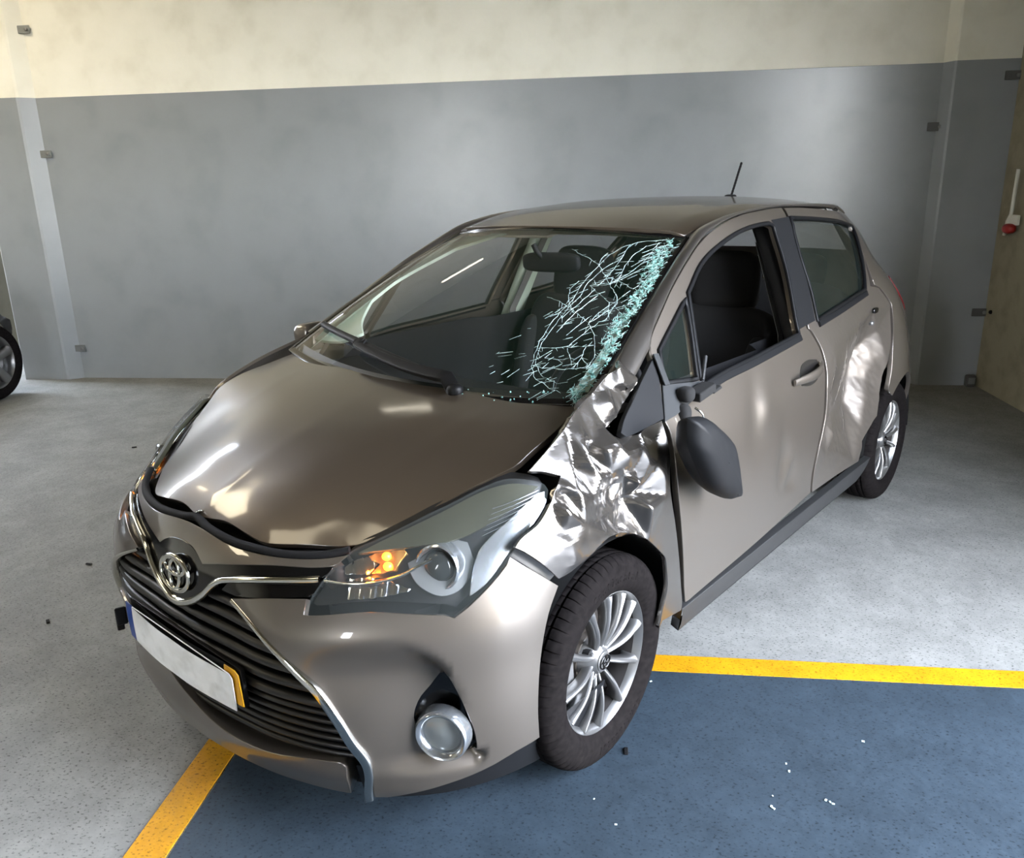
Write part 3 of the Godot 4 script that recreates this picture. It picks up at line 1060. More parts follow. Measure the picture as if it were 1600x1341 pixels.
func on_front(p: PackedVector2Array, d: float, step := 0.012, closed := false) -> PackedVector3Array:
	var res := PackedVector3Array()
	for a in spline(p, step, closed):
		res.append(front_p(a, d))
	return res

func front_ups(p: PackedVector3Array) -> PackedVector3Array:
	var res := PackedVector3Array()
	for a in p:
		res.append(Vector3(a.x, 0.0, a.z - FZ).normalized())
	return res

var car: Node3D

func build_car() -> void:
	car = thing("car", "grey five-door hatchback with a crumpled fender and a shattered windshield", "car")
	car.rotation_degrees.y = -YAW
	car_front()
	car_top()
	car_side()
	car_lamps()
	car_wheels()
	car_inside()
	car_small()

func car_front() -> void:
	var fogo := spline(PackedVector2Array([Vector2(0.716, 0.503), Vector2(0.73, 0.465), Vector2(0.743, 0.428), Vector2(0.758, 0.38), Vector2(0.767, 0.333), Vector2(0.769, 0.299), Vector2(0.762, 0.28), Vector2(0.746, 0.269), Vector2(0.717, 0.267), Vector2(0.673, 0.281), Vector2(0.653, 0.303), Vector2(0.641, 0.348), Vector2(0.634, 0.384), Vector2(0.639, 0.411), Vector2(0.651, 0.437), Vector2(0.671, 0.46), Vector2(0.693, 0.488)]), 0.02)
	var bump := spline(PackedVector2Array([Vector2(0.216, 0.638), Vector2(0.325, 0.663), Vector2(0.416, 0.676), Vector2(0.417, 0.647), Vector2(0.427, 0.646), Vector2(0.563, 0.663), Vector2(0.713, 0.649), Vector2(0.732, 0.64), Vector2(0.762, 0.657), Vector2(0.809, 0.69), Vector2(0.854, 0.726), Vector2(0.863, 0.742), Vector2(0.897, 0.715), Vector2(0.946, 0.676), Vector2(0.986, 0.641), Vector2(0.953, 0.583), Vector2(0.933, 0.508), Vector2(0.922, 0.427), Vector2(0.918, 0.339), Vector2(0.922, 0.256), Vector2(0.858, 0.249), Vector2(0.807, 0.232), Vector2(0.751, 0.216), Vector2(0.687, 0.201), Vector2(0.618, 0.183), Vector2(0.568, 0.168), Vector2(0.54, 0.167), Vector2(0.545, 0.25), Vector2(0.537, 0.292), Vector2(0.515, 0.342), Vector2(0.489, 0.41), Vector2(0.453, 0.476), Vector2(0.413, 0.516), Vector2(0.368, 0.553), Vector2(0.3, 0.596)]), 0.03)
	var sc := spline(PackedVector2Array([Vector2(0.642, 0.603), Vector2(0.691, 0.556), Vector2(0.72, 0.505), Vector2(0.744, 0.438), Vector2(0.765, 0.345), Vector2(0.772, 0.29)]), 0.01, false)
	# the hollow round the fog lamp: sharp on its outer side, fading inwards
	var scoop := func(q: Vector2) -> Vector3:
		var best := 9.0
		var side := 0.0
		for i in sc.size() - 1:
			var c := Geometry2D.get_closest_point_to_segment(q, sc[i], sc[i + 1])
			var dd := q.distance_to(c)
			if dd < best:
				best = dd
				side = (sc[i + 1] - sc[i]).cross(q - sc[i])
		var dep := 0.0
		if side < 0:
			dep = -0.05 * smoothstep(0.0, 0.026, best) * (1.0 - smoothstep(0.05, 0.30, best)) * smoothstep(0.235, 0.29, q.y) * (1.0 - smoothstep(0.5, 0.62, q.y))
		var v := -0.012 * (1 - smoothstep(0.15, 0.2, q.y))
		return front_p(q, dep + v)
	part("bumper", panel(bump, [fogo], scoop, Vector2(0.014, 0.012), 0.02), M.paint, car)
	var scoop2 := func(q: Vector2) -> Vector3:
		var p: Vector3 = scoop.call(Vector2(-q.x, q.y))
		return Vector3(-p.x, p.y, p.z)
	part("bumper", panel(mirrored(bump), [mirrored(fogo)], scoop2, Vector2(0.02, 0.02), 0.02), M.paint, car)
	# dark apron under the corner of the bumper
	for s in [1.0, -1.0]:
		var g := Geo.new()
		var rows := []
		for j in 4:
			var r := PackedVector3Array()
			for i in 16:
				var th := lerpf(0.50, 1.21, i / 15.0)
				var y := lerpf(0.25, 0.13, j / 3.0)
				var p := front_p(Vector2(th, y), -0.026 - 0.008 * j)
				r.append(Vector3(p.x * s, p.y, p.z))
			rows.append(r)
		g.grid(rows)
		g.facing(0, Vector3(s * 0.5, -0.1, 0.8))
		part("apron", g, M.black_plastic, car)
	part("bumper_nose", panel(spline(PackedVector2Array([Vector2(0, 0.757), Vector2(0.069, 0.755), Vector2(0.177, 0.745), Vector2(0.24, 0.743), Vector2(0.332, 0.744), Vector2(0.427, 0.75), Vector2(0.493, 0.76), Vector2(0.463, 0.741), Vector2(0.304, 0.728), Vector2(0.154, 0.703), Vector2(0.1, 0.69), Vector2(0.078, 0.704), Vector2(0.045, 0.717), Vector2(0, 0.721), Vector2(-0.045, 0.717), Vector2(-0.078, 0.704), Vector2(-0.1, 0.69), Vector2(-0.154, 0.703), Vector2(-0.304, 0.728), Vector2(-0.463, 0.741), Vector2(-0.493, 0.76), Vector2(-0.427, 0.75), Vector2(-0.332, 0.744), Vector2(-0.24, 0.743), Vector2(-0.177, 0.745), Vector2(-0.069, 0.755)]), 0.03), [], func(q: Vector2) -> Vector3: return front_p(q, 0.0), Vector2(0.016, 0.012), 0.03), M.paint, car)
	var badge := func(q: Vector2) -> Vector3:
		return front_p(q, 0.008 * exp(-pow(q.x / 0.1, 2)) - 0.004)
	var bp := part("badge_panel", panel(spline(PackedVector2Array([Vector2(0, 0.721), Vector2(0.045, 0.717), Vector2(0.078, 0.704), Vector2(0.1, 0.69), Vector2(0.154, 0.703), Vector2(0.304, 0.728), Vector2(0.463, 0.741), Vector2(0.454, 0.726), Vector2(0.443, 0.718), Vector2(0.312, 0.705), Vector2(0.184, 0.68), Vector2(0.155, 0.664), Vector2(0.113, 0.621), Vector2(0.066, 0.59), Vector2(0, 0.574), Vector2(-0.066, 0.59), Vector2(-0.113, 0.621), Vector2(-0.155, 0.664), Vector2(-0.184, 0.68), Vector2(-0.312, 0.705), Vector2(-0.443, 0.718), Vector2(-0.454, 0.726), Vector2(-0.463, 0.741), Vector2(-0.304, 0.728), Vector2(-0.154, 0.703), Vector2(-0.1, 0.69), Vector2(-0.078, 0.704), Vector2(-0.045, 0.717)]), 0.02), [], badge, Vector2(0.014, 0.012), 0.02), M.gloss_black, car)
	for s in [1, -1]:
		var lb := PackedVector2Array([Vector2(0.191, 0.667), Vector2(0.316, 0.692), Vector2(0.441, 0.708), Vector2(0.429, 0.685), Vector2(0.416, 0.677), Vector2(0.216, 0.639), Vector2(0.166, 0.64)])
		part("grille_bar", panel(lb if s > 0 else mirrored(lb), [], func(q: Vector2) -> Vector3: return front_p(q, -0.012), Vector2(0.03, 0.02), 0.02), M.gloss_black, car)
	# chrome wing under the badge
	var vp := on_front(PackedVector2Array([Vector2(-0.439, 0.715), Vector2(-0.314, 0.7), Vector2(-0.185, 0.674), Vector2(-0.154, 0.657), Vector2(-0.112, 0.618), Vector2(-0.066, 0.587), Vector2(0, 0.567), Vector2(0.066, 0.587), Vector2(0.112, 0.618), Vector2(0.154, 0.657), Vector2(0.185, 0.674), Vector2(0.314, 0.7), Vector2(0.439, 0.715)]), 0.004)
	var wid := PackedFloat32Array()
	for a in vp:
		wid.append(lerpf(1.5, 0.95, clampf(absf(a.x) / 0.2, 0, 1)))
	var g1 := Geo.new()
	sweep(g1, vp, PackedVector2Array([Vector2(-0.008, -0.008), Vector2(0.008, -0.008), Vector2(0.0075, 0.002), Vector2(0.002, 0.006), Vector2(-0.004, 0.005), Vector2(-0.008, 0.001)]), Vector3.ZERO, false, wid, front_ups(vp))
	part("chrome_wing", g1, M.chrome, car)
	# emblem: three interlaced ovals
	var ec := Vector3(0.029, 0.648, 0.77)
	ec.x = 0.012
	var ex := Transform3D(Basis.from_euler(Vector3(-0.12, 0.03, 0)), ec + Vector3(0, 0.0, 0.010))
	var ge := Geo.new()
	ring(0.064, 0.0068, ex, ge, 40, 0.044, 8, 0.8)
	ring(0.0225, 0.006, ex.translated_local(Vector3(0, -0.003, 0)), ge, 32, 0.039, 8, 0.8)
	ring(0.046, 0.006, ex.translated_local(Vector3(0, 0.019, 0)), ge, 36, 0.0215, 8, 0.8)
	part("emblem", ge, M.chrome, bp)
	# the big grille opening
	var st := PackedVector2Array([Vector2(0.216, 0.635), Vector2(0.3, 0.595), Vector2(0.368, 0.551), Vector2(0.413, 0.513), Vector2(0.453, 0.473), Vector2(0.487, 0.408), Vector2(0.513, 0.34), Vector2(0.534, 0.29), Vector2(0.537, 0.245), Vector2(0.531, 0.197), Vector2(0.529, 0.166)])
	var edge := spline(st, 0.01, false)
	var half := func(y: float) -> float:
		var x := 0.2
		for a in edge:
			if a.y >= y:
				x = a.x
		return x
	var gb := PackedVector2Array()
	for a in edge:
		gb.append(Vector2(a.x, a.y))
	var gm := mirrored(gb)
	gm.append_array(gb)
	# recessed back and the slats
	part("grille_back", panel(gm, [], func(q: Vector2) -> Vector3: return front_p(q, -0.055), Vector2(0.05, 0.03), 0.0), M.void_black, car)
	var sy := [0.612, 0.578, 0.543, 0.506, 0.468, 0.430, 0.400, 0.376, 0.352, 0.328, 0.304, 0.282]
	for i in sy.size():
		var y: float = sy[i]
		var w: float = half.call(y) - 0.004
		if y > 0.55:
			w = maxf(w, 0.13)
		var path := PackedVector3Array()
		for k in 33:
			path.append(front_p(Vector2(lerpf(-w, w, k / 32.0), y), -0.022 if i < 6 else -0.03))
		var g := Geo.new()
		var hh := 0.013 if i < 6 else 0.008
		sweep(g, path, PackedVector2Array([Vector2(-hh, -0.018), Vector2(hh, -0.018), Vector2(hh, 0.0), Vector2(hh * 0.3, 0.010), Vector2(-hh, 0.004)]), Vector3.ZERO, false, PackedFloat32Array(), front_ups(path))
		part("slat", g, M.dark_slat, car)
	for s in [1.0, -1.0]:
		var q := PackedVector2Array()
		for a in st:
			q.append(Vector2(a.x * s, a.y))
		var path := on_front(q, 0.002)
		var sizes := PackedFloat32Array()
		for k in path.size():
			sizes.append(lerpf(0.55, 1.25, smoothstep(0.0, 0.75, float(k) / path.size())))
		var g := Geo.new()
		sweep(g, path, PackedVector2Array([Vector2(-0.009, -0.03), Vector2(0.009, -0.03), Vector2(0.009, 0.0), Vector2(0.006, 0.006), Vector2(-0.006, 0.002), Vector2(-0.009, -0.003)]), Vector3.ZERO, false, sizes, front_ups(path))
		part("chrome_strip", g, M.chrome, car)
	# chin
	var chin := func(q: Vector2) -> Vector3:
		var c := smoothstep(0.17, 0.30, q.y)
		return front_p(q, 0.010 * sin(c * PI) - 0.004)
	part("chin", panel(spline(PackedVector2Array([Vector2(-0.427, 0.43), Vector2(-0.362, 0.425), Vector2(-0.29, 0.41), Vector2(-0.219, 0.385), Vector2(-0.128, 0.355), Vector2(-0.028, 0.295), Vector2(0.092, 0.262), Vector2(0.184, 0.248), Vector2(0.303, 0.253), Vector2(0.396, 0.268), Vector2(0.478, 0.275), Vector2(0.489, 0.265), Vector2(0.487, 0.178), Vector2(0.42, 0.178), Vector2(0.305, 0.18), Vector2(0.193, 0.183), Vector2(0.092, 0.185), Vector2(0, 0.182), Vector2(-0.092, 0.182), Vector2(-0.184, 0.186), Vector2(-0.276, 0.21), Vector2(-0.349, 0.25), Vector2(-0.413, 0.31), Vector2(-0.443, 0.37)]), 0.03), [], chin, Vector2(0.016, 0.010), 0.06), M.paint, car)
	var gu := Geo.new()
	var ru := []
	for j in 3:
		var r := PackedVector3Array()
		for i in 25:
			var p := front_p(Vector2(lerpf(-0.62, 0.62, i / 24.0), 0.26 - 0.05 * j), -0.06 - 0.02 * j)
			r.append(p)
		ru.append(r)
	gu.grid(ru)
	gu.facing(0, Vector3(0, 0, 1))
	part("undertray", gu, M.void_black, car)
	# number plate with its blue and yellow bands and a second plate bent behind it
	var pl := func(q: Vector2) -> Vector3: return front_p(q, 0.020)
	var pl2 := func(q: Vector2) -> Vector3: return front_p(q, 0.012)
	var pn := part("number_plate", panel(PackedVector2Array([Vector2(-0.208, 0.372), Vector2(0.232, 0.362), Vector2(0.232, 0.452), Vector2(0.222, 0.462), Vector2(-0.208, 0.477)]), [], pl, Vector2(0.03, 0.03), 0.003), M.plate_white, car, "blank white number plate")
	part("blue_band", panel(PackedVector2Array([Vector2(-0.243, 0.374), Vector2(-0.2085, 0.372), Vector2(-0.2085, 0.479), Vector2(-0.243, 0.481)]), [], pl, Vector2(0.03, 0.03), 0.003), M.plate_blue, pn)
	part("yellow_band", panel(PackedVector2Array([Vector2(0.2, 0.474), Vector2(0.235, 0.470), Vector2(0.246, 0.462), Vector2(0.25, 0.376), Vector2(0.236, 0.376), Vector2(0.2, 0.385)]), [], pl2, Vector2(0.03, 0.03), 0.003), M.plate_yellow, pn)
	part("plate_holder", panel(PackedVector2Array([Vector2(-0.245, 0.37), Vector2(0.25, 0.37), Vector2(0.25, 0.474), Vector2(-0.245, 0.486)]), [], func(q: Vector2) -> Vector3: return front_p(q, 0.006), Vector2(0.03, 0.03), 0.012), M.wiper_black, car)
	var tow := Geo.new()
	var tp := front_p(Vector2(-0.262, 0.43), 0.03)
	rbox(tow, Vector3(0.022, 0.05, 0.03), 0.004, xf(tp, Vector3(0, -20, 25)))
	rbox(tow, Vector3(0.012, 0.03, 0.02), 0.003, xf(tp + Vector3(-0.015, -0.035, 0.0), Vector3(0, -20, -10)))
	part("broken_clip", tow, M.black_plastic, car)
	# rubber seal and the dark gap under the open hood edge
	var sp := on_front(PackedVector2Array([Vector2(-0.49, 0.766), Vector2(-0.425, 0.755), Vector2(-0.329, 0.749), Vector2(-0.236, 0.75), Vector2(-0.172, 0.752), Vector2(-0.061, 0.761), Vector2(0, 0.768), Vector2(0.061, 0.761), Vector2(0.172, 0.752), Vector2(0.236, 0.75), Vector2(0.329, 0.749), Vector2(0.425, 0.755), Vector2(0.49, 0.766)]), -0.006)
	var gs := Geo.new()
	sweep(gs, sp, circle(0.011, 8, 0.009), Vector3.ZERO)
	part("hood_seal", gs, M.rubber, car)
	# things behind the skin, seen only through the gaps
	var gi := Geo.new()
	rbox(gi, Vector3(1.15, 0.46, 0.62), 0.03, xf(Vector3(0, 0.5, 0.2)))
	rbox(gi, Vector3(0.95, 0.12, 0.2), 0.02, xf(Vector3(0, 0.68, 0.53)))
	part("engine_bay", gi, M.void_black, car)
	for s in [1.0, -1.0]:
		var gl := Geo.new()
		var lp := PackedVector2Array([Vector2(0.42, 0.70), Vector2(0.52, 0.75), Vector2(0.75, 0.835), Vector2(0.95, 0.87), Vector2(1.16, 0.875), Vector2(1.14, 0.80), Vector2(1.06, 0.70), Vector2(1.0, 0.62), Vector2(0.45, 0.62)])
		var sheet := panel(lp if s > 0 else mirrored(lp), [], func(q: Vector2) -> Vector3: return front_p(q, -0.075), Vector2(0.05, 0.03), 0.0)
		part("lamp_mount", sheet, M.void_black, car)
	# bare metal bracket in the open joint above the wheel
	var gk := Geo.new()
	var kp := on_front(PackedVector2Array([Vector2(0.873, 0.746), Vector2(0.902, 0.726), Vector2(0.938, 0.695), Vector2(0.975, 0.661)]), -0.022)
	sweep(gk, kp, flatbar(0.034, 0.012), Vector3.ZERO, false, PackedFloat32Array(), front_ups(kp))
	part("bumper_bracket", gk, M.dull_metal, car)

func car_top() -> void:
	var cz: PackedVector2Array = PackedVector2Array([Vector2(0.431, 0.054), Vector2(0.39, 0.398)])
	var hood_f := func(q: Vector2) -> Vector3:
		var d := 0.0
		var a := Vector2(absf(q.x), q.y)
		var c := Geometry2D.get_closest_point_to_segment(a, cz[0], cz[1])
		var l := a.distance_to(c)
		d += 0.0011 * exp(-pow(l / 0.018, 2))
		# long swage lines from the nose
		var w := 0.13 + 0.22 * clampf((0.62 - q.y) / 0.6, 0, 1)
		d += 0.0006 * exp(-pow((absf(q.x) - w) / 0.05, 2)) * smoothstep(0.0, 0.2, q.y)
		return hood_p(q, d)
	var ho := spline(PackedVector2Array([Vector2(0, 0.688), Vector2(0.1, 0.676), Vector2(0.2, 0.677), Vector2(0.27, 0.668), Vector2(0.36, 0.615), Vector2(0.457, 0.547), Vector2(0.48, 0.514), Vector2(0.501, 0.481), Vector2(0.536, 0.43), Vector2(0.577, 0.373), Vector2(0.609, 0.317), Vector2(0.64, 0.265), Vector2(0.666, 0.225), Vector2(0.672, 0.206), Vector2(0.674, 0.149), Vector2(0.672, 0.082), Vector2(0.659, 0.002), Vector2(0.639, -0.096), Vector2(0.585, -0.087), Vector2(0.507, -0.064), Vector2(0.236, -0.007), Vector2(0, 0.013), Vector2(-0.236, -0.007), Vector2(-0.507, -0.064), Vector2(-0.585, -0.087), Vector2(-0.639, -0.096), Vector2(-0.659, 0.002), Vector2(-0.672, 0.082), Vector2(-0.674, 0.149), Vector2(-0.672, 0.206), Vector2(-0.666, 0.225), Vector2(-0.64, 0.265), Vector2(-0.609, 0.317), Vector2(-0.577, 0.373), Vector2(-0.536, 0.43), Vector2(-0.501, 0.481), Vector2(-0.48, 0.514), Vector2(-0.457, 0.547), Vector2(-0.36, 0.615), Vector2(-0.27, 0.668), Vector2(-0.2, 0.677), Vector2(-0.1, 0.676)]), 0.025)
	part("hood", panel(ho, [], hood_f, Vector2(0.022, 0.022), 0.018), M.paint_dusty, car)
	# small curled chips on the hood's front edge
	var gc := Geo.new()
	var hp := hood_p(Vector2(0.0, 0.685), 0.006)
	rbox(gc, Vector3(0.02, 0.004, 0.014), 0.0015, xf(hp, Vector3(-30, 20, 20)))
	part("hood_chip", gc, M.chrome, car)
	# roof
	var ro := PackedVector2Array()
	for i in 13:
		var x := lerpf(-0.515, 0.515, i / 12.0)
		ro.append(Vector2(x, -0.868 + 0.078 * (1 - x * x / 0.27)))
	ro.append(Vector2(0.517, -1.2))
	ro.append(Vector2(0.517, -1.6))
	ro.append(Vector2(0.512, -1.9))
	ro.append(Vector2(0.492, -2.2))
	for i in 9:
		var x := lerpf(0.425, -0.425, i / 8.0)
		ro.append(Vector2(x, -2.5 - 0.12 * (1 - x * x / 0.181)))
	ro.append(Vector2(-0.492, -2.2))
	ro.append(Vector2(-0.512, -1.9))
	ro.append(Vector2(-0.517, -1.6))
	ro.append(Vector2(-0.517, -1.2))
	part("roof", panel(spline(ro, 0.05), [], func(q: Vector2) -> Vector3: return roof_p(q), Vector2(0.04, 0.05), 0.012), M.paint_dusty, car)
	part("headliner", panel(spline(ro, 0.08), [], func(q: Vector2) -> Vector3: return roof_p(Vector2(q.x * 0.98, q.y - 0.02), -0.035), Vector2(0.06, 0.08), 0.0), M.headliner, car)
	# antenna
	var an := Geo.new()
	var ab := roof_p(Vector2(0, -2.277), 0.0)
	cushion(an, Vector3(0.05, 0.022, 0.085), 0.7, 1.0, xf(ab + Vector3(0, 0.006, 0.0)))
	var rod := PackedVector3Array()
	for i in 25:
		rod.append(ab + Vector3(0, 0.012, -0.01).lerp(Vector3(0.0, 0.168, -0.105), i / 24.0))
	var sz := PackedFloat32Array()
	for i in 25:
		sz.append(1.0 if i % 2 else 0.8)
	sweep(an, rod, circle(0.0062, 8), Vector3.ZERO, false, sz)
	part("antenna", an, M.rubber, car)
	# windshield pane and the frit round it
	var wo := PackedVector2Array()
	for i in 17:
		wo.append(Vector2(lerpf(-1, 1, i / 16.0), 0.0))
	for i in range(1, 9):
		wo.append(Vector2(1, i / 8.0))
	for i in range(1, 17):
		wo.append(Vector2(lerpf(1, -1, i / 16.0), 1.0))
	for i in range(1, 8):
		wo.append(Vector2(-1, 1 - i / 8.0))
	var ws := part("windshield", panel(wo, [], func(q: Vector2) -> Vector3: return wind_p(q), Vector2(0.08, 0.06), 0.0), M.glass, car, "green-tinted windshield shattered on the driver's side")
	var gf := Geo.new()
	for e in [[Vector2(-1, 0), Vector2(-1, 1)], [Vector2(1, 0), Vector2(1, 1)], [Vector2(-1, 1), Vector2(1, 1)], [Vector2(-1, 0.01), Vector2(1, 0.01)]]:
		var path := PackedVector3Array()
		for k in 25:
			path.append(wind_p((e[0] as Vector2).lerp(e[1], k / 24.0), -0.003))
		sweep(gf, path, flatbar(0.026, 0.008), Vector3(0, 0.88, 0.47))
	part("windshield_seal", gf, M.gloss_black, car)
	cracks(ws)
	part("pillar_cover", panel(spline(PackedVector2Array([Vector2(-1.07, 0.127), Vector2(-0.788, 0.185), Vector2(-0.691, 0.255), Vector2(-0.847, 0.316), Vector2(-1.033, 0.441), Vector2(-1.081, 0.634), Vector2(-0.965, 0.926), Vector2(-0.588, 1.068), Vector2(-1.386, 1.162), Vector2(-1.5, 0.889), Vector2(-1.257, 0.551)]), 0.04), [], func(q: Vector2) -> Vector3: return wind_p(q, -0.045), Vector2(0.05, 0.05), 0.012), M.trim_mint, car)
	# cowl between hood and glass
	var gcw := Geo.new()
	var rows := []
	for j in 4:
		var r := PackedVector3Array()
		for i in 29:
			var u := lerpf(-1, 1, i / 28.0)
			var a := hood_p(Vector2(u * 0.66, 0.03 - 0.115 * u * u), -0.012)
			var b := wind_p(Vector2(u, 0.06), -0.006)
			r.append(a.lerp(b, j / 3.0) + Vector3(0, -0.012 * sin(PI * j / 3.0), 0))
		rows.append(r)
	gcw.grid(rows)
	gcw.facing(0, Vector3(0, 1, 0.3))
	part("cowl", gcw, M.black_plastic, car)
	# wiper
	var wp := PackedVector3Array()
	for a in spline(PackedVector2Array([Vector2(-0.944, 0.176), Vector2(-0.471, 0.158), Vector2(-0.135, 0.128), Vector2(0.138, 0.091), Vector2(0.329, 0.059)]), 0.06, false):
		wp.append(wind_p(a, 0.014))
	var gw := Geo.new()
	sweep(gw, wp, flatbar(0.024, 0.018), Vector3(0, 0.88, 0.47))
	var wi := part("wiper", gw, M.wiper_black, car)
	var wa := PackedVector3Array()
	for a in spline(PackedVector2Array([Vector2(0.388, 0.052), Vector2(0.117, 0.073), Vector2(-0.149, 0.103), Vector2(-0.399, 0.129), Vector2(-0.396, 0.159)]), 0.05, false):
		wa.append(wind_p(a, 0.03))
	wa[0] = wind_p(Vector2(0.40, 0.02), 0.0)
	var ga := Geo.new()
	var asz := PackedFloat32Array()
	for k in wa.size():
		asz.append(lerpf(1.5, 0.8, float(k) / wa.size()))
	sweep(ga, wa, flatbar(0.03, 0.014), Vector3(0, 0.88, 0.47), false, asz)
	cushion(ga, Vector3(0.05, 0.04, 0.05), 0.8, 1.0, xf(wa[0] + Vector3(0, 0.01, 0)))
	rbox(ga, Vector3(0.05, 0.02, 0.03), 0.005, xf(wind_p(Vector2(-0.4, 0.145), 0.024), Vector3(30, 10, 0)))
	part("wiper_arm", ga, M.wiper_black, wi)
	# glass crumbs on the cowl
	var gs := Geo.new()
	for i in 34:
		var u := rng.randf_range(0.35, 0.98)
		var p := wind_p(Vector2(u, rng.randf_range(0.0, 0.05)), 0.002 + rng.randf() * 0.004)
		var s := rng.randf_range(0.002, 0.006)
		rbox(gs, Vector3(s, s * 0.6, s * 0.8), s * 0.15, xf(p, Vector3(rng.randf() * 90, rng.randf() * 180, rng.randf() * 90)))
	var so := part("glass_crumbs", gs, M.teal_glass, ws)
	so.set_meta("kind", "stuff")

func crack_line(g: Geo, a: Vector2, b: Vector2, w: float, up := 0.0015) -> void:
	var A := wind_p(a, up)
	var B := wind_p(b, up)
	var t := (B - A).normalized()
	var nn := Vector3(0, 0.88, 0.47)
	var s := t.cross(nn).normalized() * w / 2
	var o := g.v.size()
	g.p(A - s)
	g.p(A + s)
	g.p(A + nn * w * 0.6)
	g.p(B - s * 0.6)
	g.p(B + s * 0.6)
	g.p(B + nn * w * 0.4)
	var k := g.ix.size()
	g.quad(o, o + 3, o + 5, o + 2)
	g.quad(o + 1, o + 2, o + 5, o + 4)
	g.quad(o, o + 1, o + 4, o + 3)
	g.outward(k)

func cracks(ws: Node3D) -> void:
	var main := Geo.new()
	var lines: Array = [PackedVector2Array([Vector2(0.364, 0.839), Vector2(0.535, 0.78), Vector2(0.634, 0.738), Vector2(0.774, 0.623), Vector2(0.872, 0.528), Vector2(0.875, 0.437)]),
		PackedVector2Array([Vector2(0.912, 0.96), Vector2(0.806, 0.941), Vector2(0.71, 0.9), Vector2(0.64, 0.821), Vector2(0.625, 0.698), Vector2(0.625, 0.585), Vector2(0.636, 0.5), Vector2(0.622, 0.446), Vector2(0.623, 0.336), Vector2(0.633, 0.263), Vector2(0.675, 0.167), Vector2(0.733, 0.106), Vector2(0.795, 0.076), Vector2(0.875, 0.046)]),
		PackedVector2Array([Vector2(0.73, 0.796), Vector2(0.676, 0.723), Vector2(0.65, 0.627), Vector2(0.661, 0.536), Vector2(0.646, 0.466), Vector2(0.645, 0.362), Vector2(0.646, 0.277), Vector2(0.674, 0.191), Vector2(0.741, 0.127), Vector2(0.835, 0.088)]),
		PackedVector2Array([Vector2(0.671, 0.608), Vector2(0.833, 0.511), Vector2(0.893, 0.416)]),
		PackedVector2Array([Vector2(0.807, 0.391), Vector2(0.881, 0.31), Vector2(0.927, 0.213), Vector2(0.925, 0.15)]),
		PackedVector2Array([Vector2(0.637, 0.484), Vector2(0.805, 0.394), Vector2(0.82, 0.449), Vector2(0.872, 0.528), Vector2(0.904, 0.591)]),
		PackedVector2Array([Vector2(0.642, 0.25), Vector2(0.775, 0.263), Vector2(0.896, 0.277)]),
		PackedVector2Array([Vector2(0.68, 0.164), Vector2(0.853, 0.155), Vector2(0.978, 0.182)]),
		PackedVector2Array([Vector2(0.71, 0.9), Vector2(0.731, 0.728), Vector2(0.717, 0.611)]),
		PackedVector2Array([Vector2(0.872, 0.934), Vector2(0.859, 0.761), Vector2(0.785, 0.645), Vector2(0.671, 0.608)]),
		PackedVector2Array([Vector2(0.482, 0.525), Vector2(0.552, 0.51), Vector2(0.639, 0.477)]),
		PackedVector2Array([Vector2(0.785, 0.257), Vector2(0.822, 0.21), Vector2(0.852, 0.173)]),
		PackedVector2Array([Vector2(0.866, 0.266), Vector2(0.871, 0.211), Vector2(0.867, 0.155)]),
		PackedVector2Array([Vector2(0.879, 0.212), Vector2(0.918, 0.181), Vector2(0.945, 0.166)]),
		PackedVector2Array([Vector2(0.627, 0.742), Vector2(0.608, 0.809), Vector2(0.618, 0.829)]),
		PackedVector2Array([Vector2(0.589, 0.632), Vector2(0.578, 0.582), Vector2(0.622, 0.514), Vector2(0.697, 0.443)]),
		PackedVector2Array([Vector2(0.705, 0.682), Vector2(0.848, 0.628), Vector2(0.914, 0.604), Vector2(0.931, 0.634)]),
		PackedVector2Array([Vector2(0.774, 0.623), Vector2(0.846, 0.692), Vector2(0.89, 0.741)]),
		PackedVector2Array([Vector2(0.805, 0.394), Vector2(0.872, 0.471), Vector2(0.961, 0.514)]),
		PackedVector2Array([Vector2(0.812, 0.901), Vector2(0.778, 0.8), Vector2(0.794, 0.688), Vector2(0.81, 0.605)]),
		PackedVector2Array([Vector2(0.654, 0.412), Vector2(0.687, 0.499), Vector2(0.713, 0.591)]),
		PackedVector2Array([Vector2(0.68, 0.336), Vector2(0.707, 0.444), Vector2(0.755, 0.553)]),
		PackedVector2Array([Vector2(0.738, 0.322), Vector2(0.764, 0.382), Vector2(0.797, 0.434)]),
		PackedVector2Array([Vector2(0.784, 0.273), Vector2(0.82, 0.342), Vector2(0.851, 0.396)]),
		PackedVector2Array([Vector2(0.708, 0.206), Vector2(0.775, 0.199), Vector2(0.822, 0.21)])]
	for l in lines:
		var q := spline(l, 0.025, false, 70)
		for i in q.size() - 1:
			var j := Vector2(rng.randf_range(-1, 1), rng.randf_range(-1, 1)) * 0.004
			q[i] += j if i > 0 else Vector2.ZERO
		for i in q.size() - 1:
			crack_line(main, q[i], q[i + 1], rng.randf_range(0.0006, 0.0017))
			if rng.randf() < 0.35:
				var dir := (q[i + 1] - q[i]).rotated(rng.randf_range(0.4, 1.2) * (1 if rng.randf() < 0.5 else -1))
				crack_line(main, q[i], q[i] + dir.normalized() * rng.randf_range(0.01, 0.045), 0.0009)
	var mo := part("crack", main, M.crack, ws)
	mo.set_meta("kind", "stuff")
	# streaks running down and across between the arcs
	var st := Geo.new()
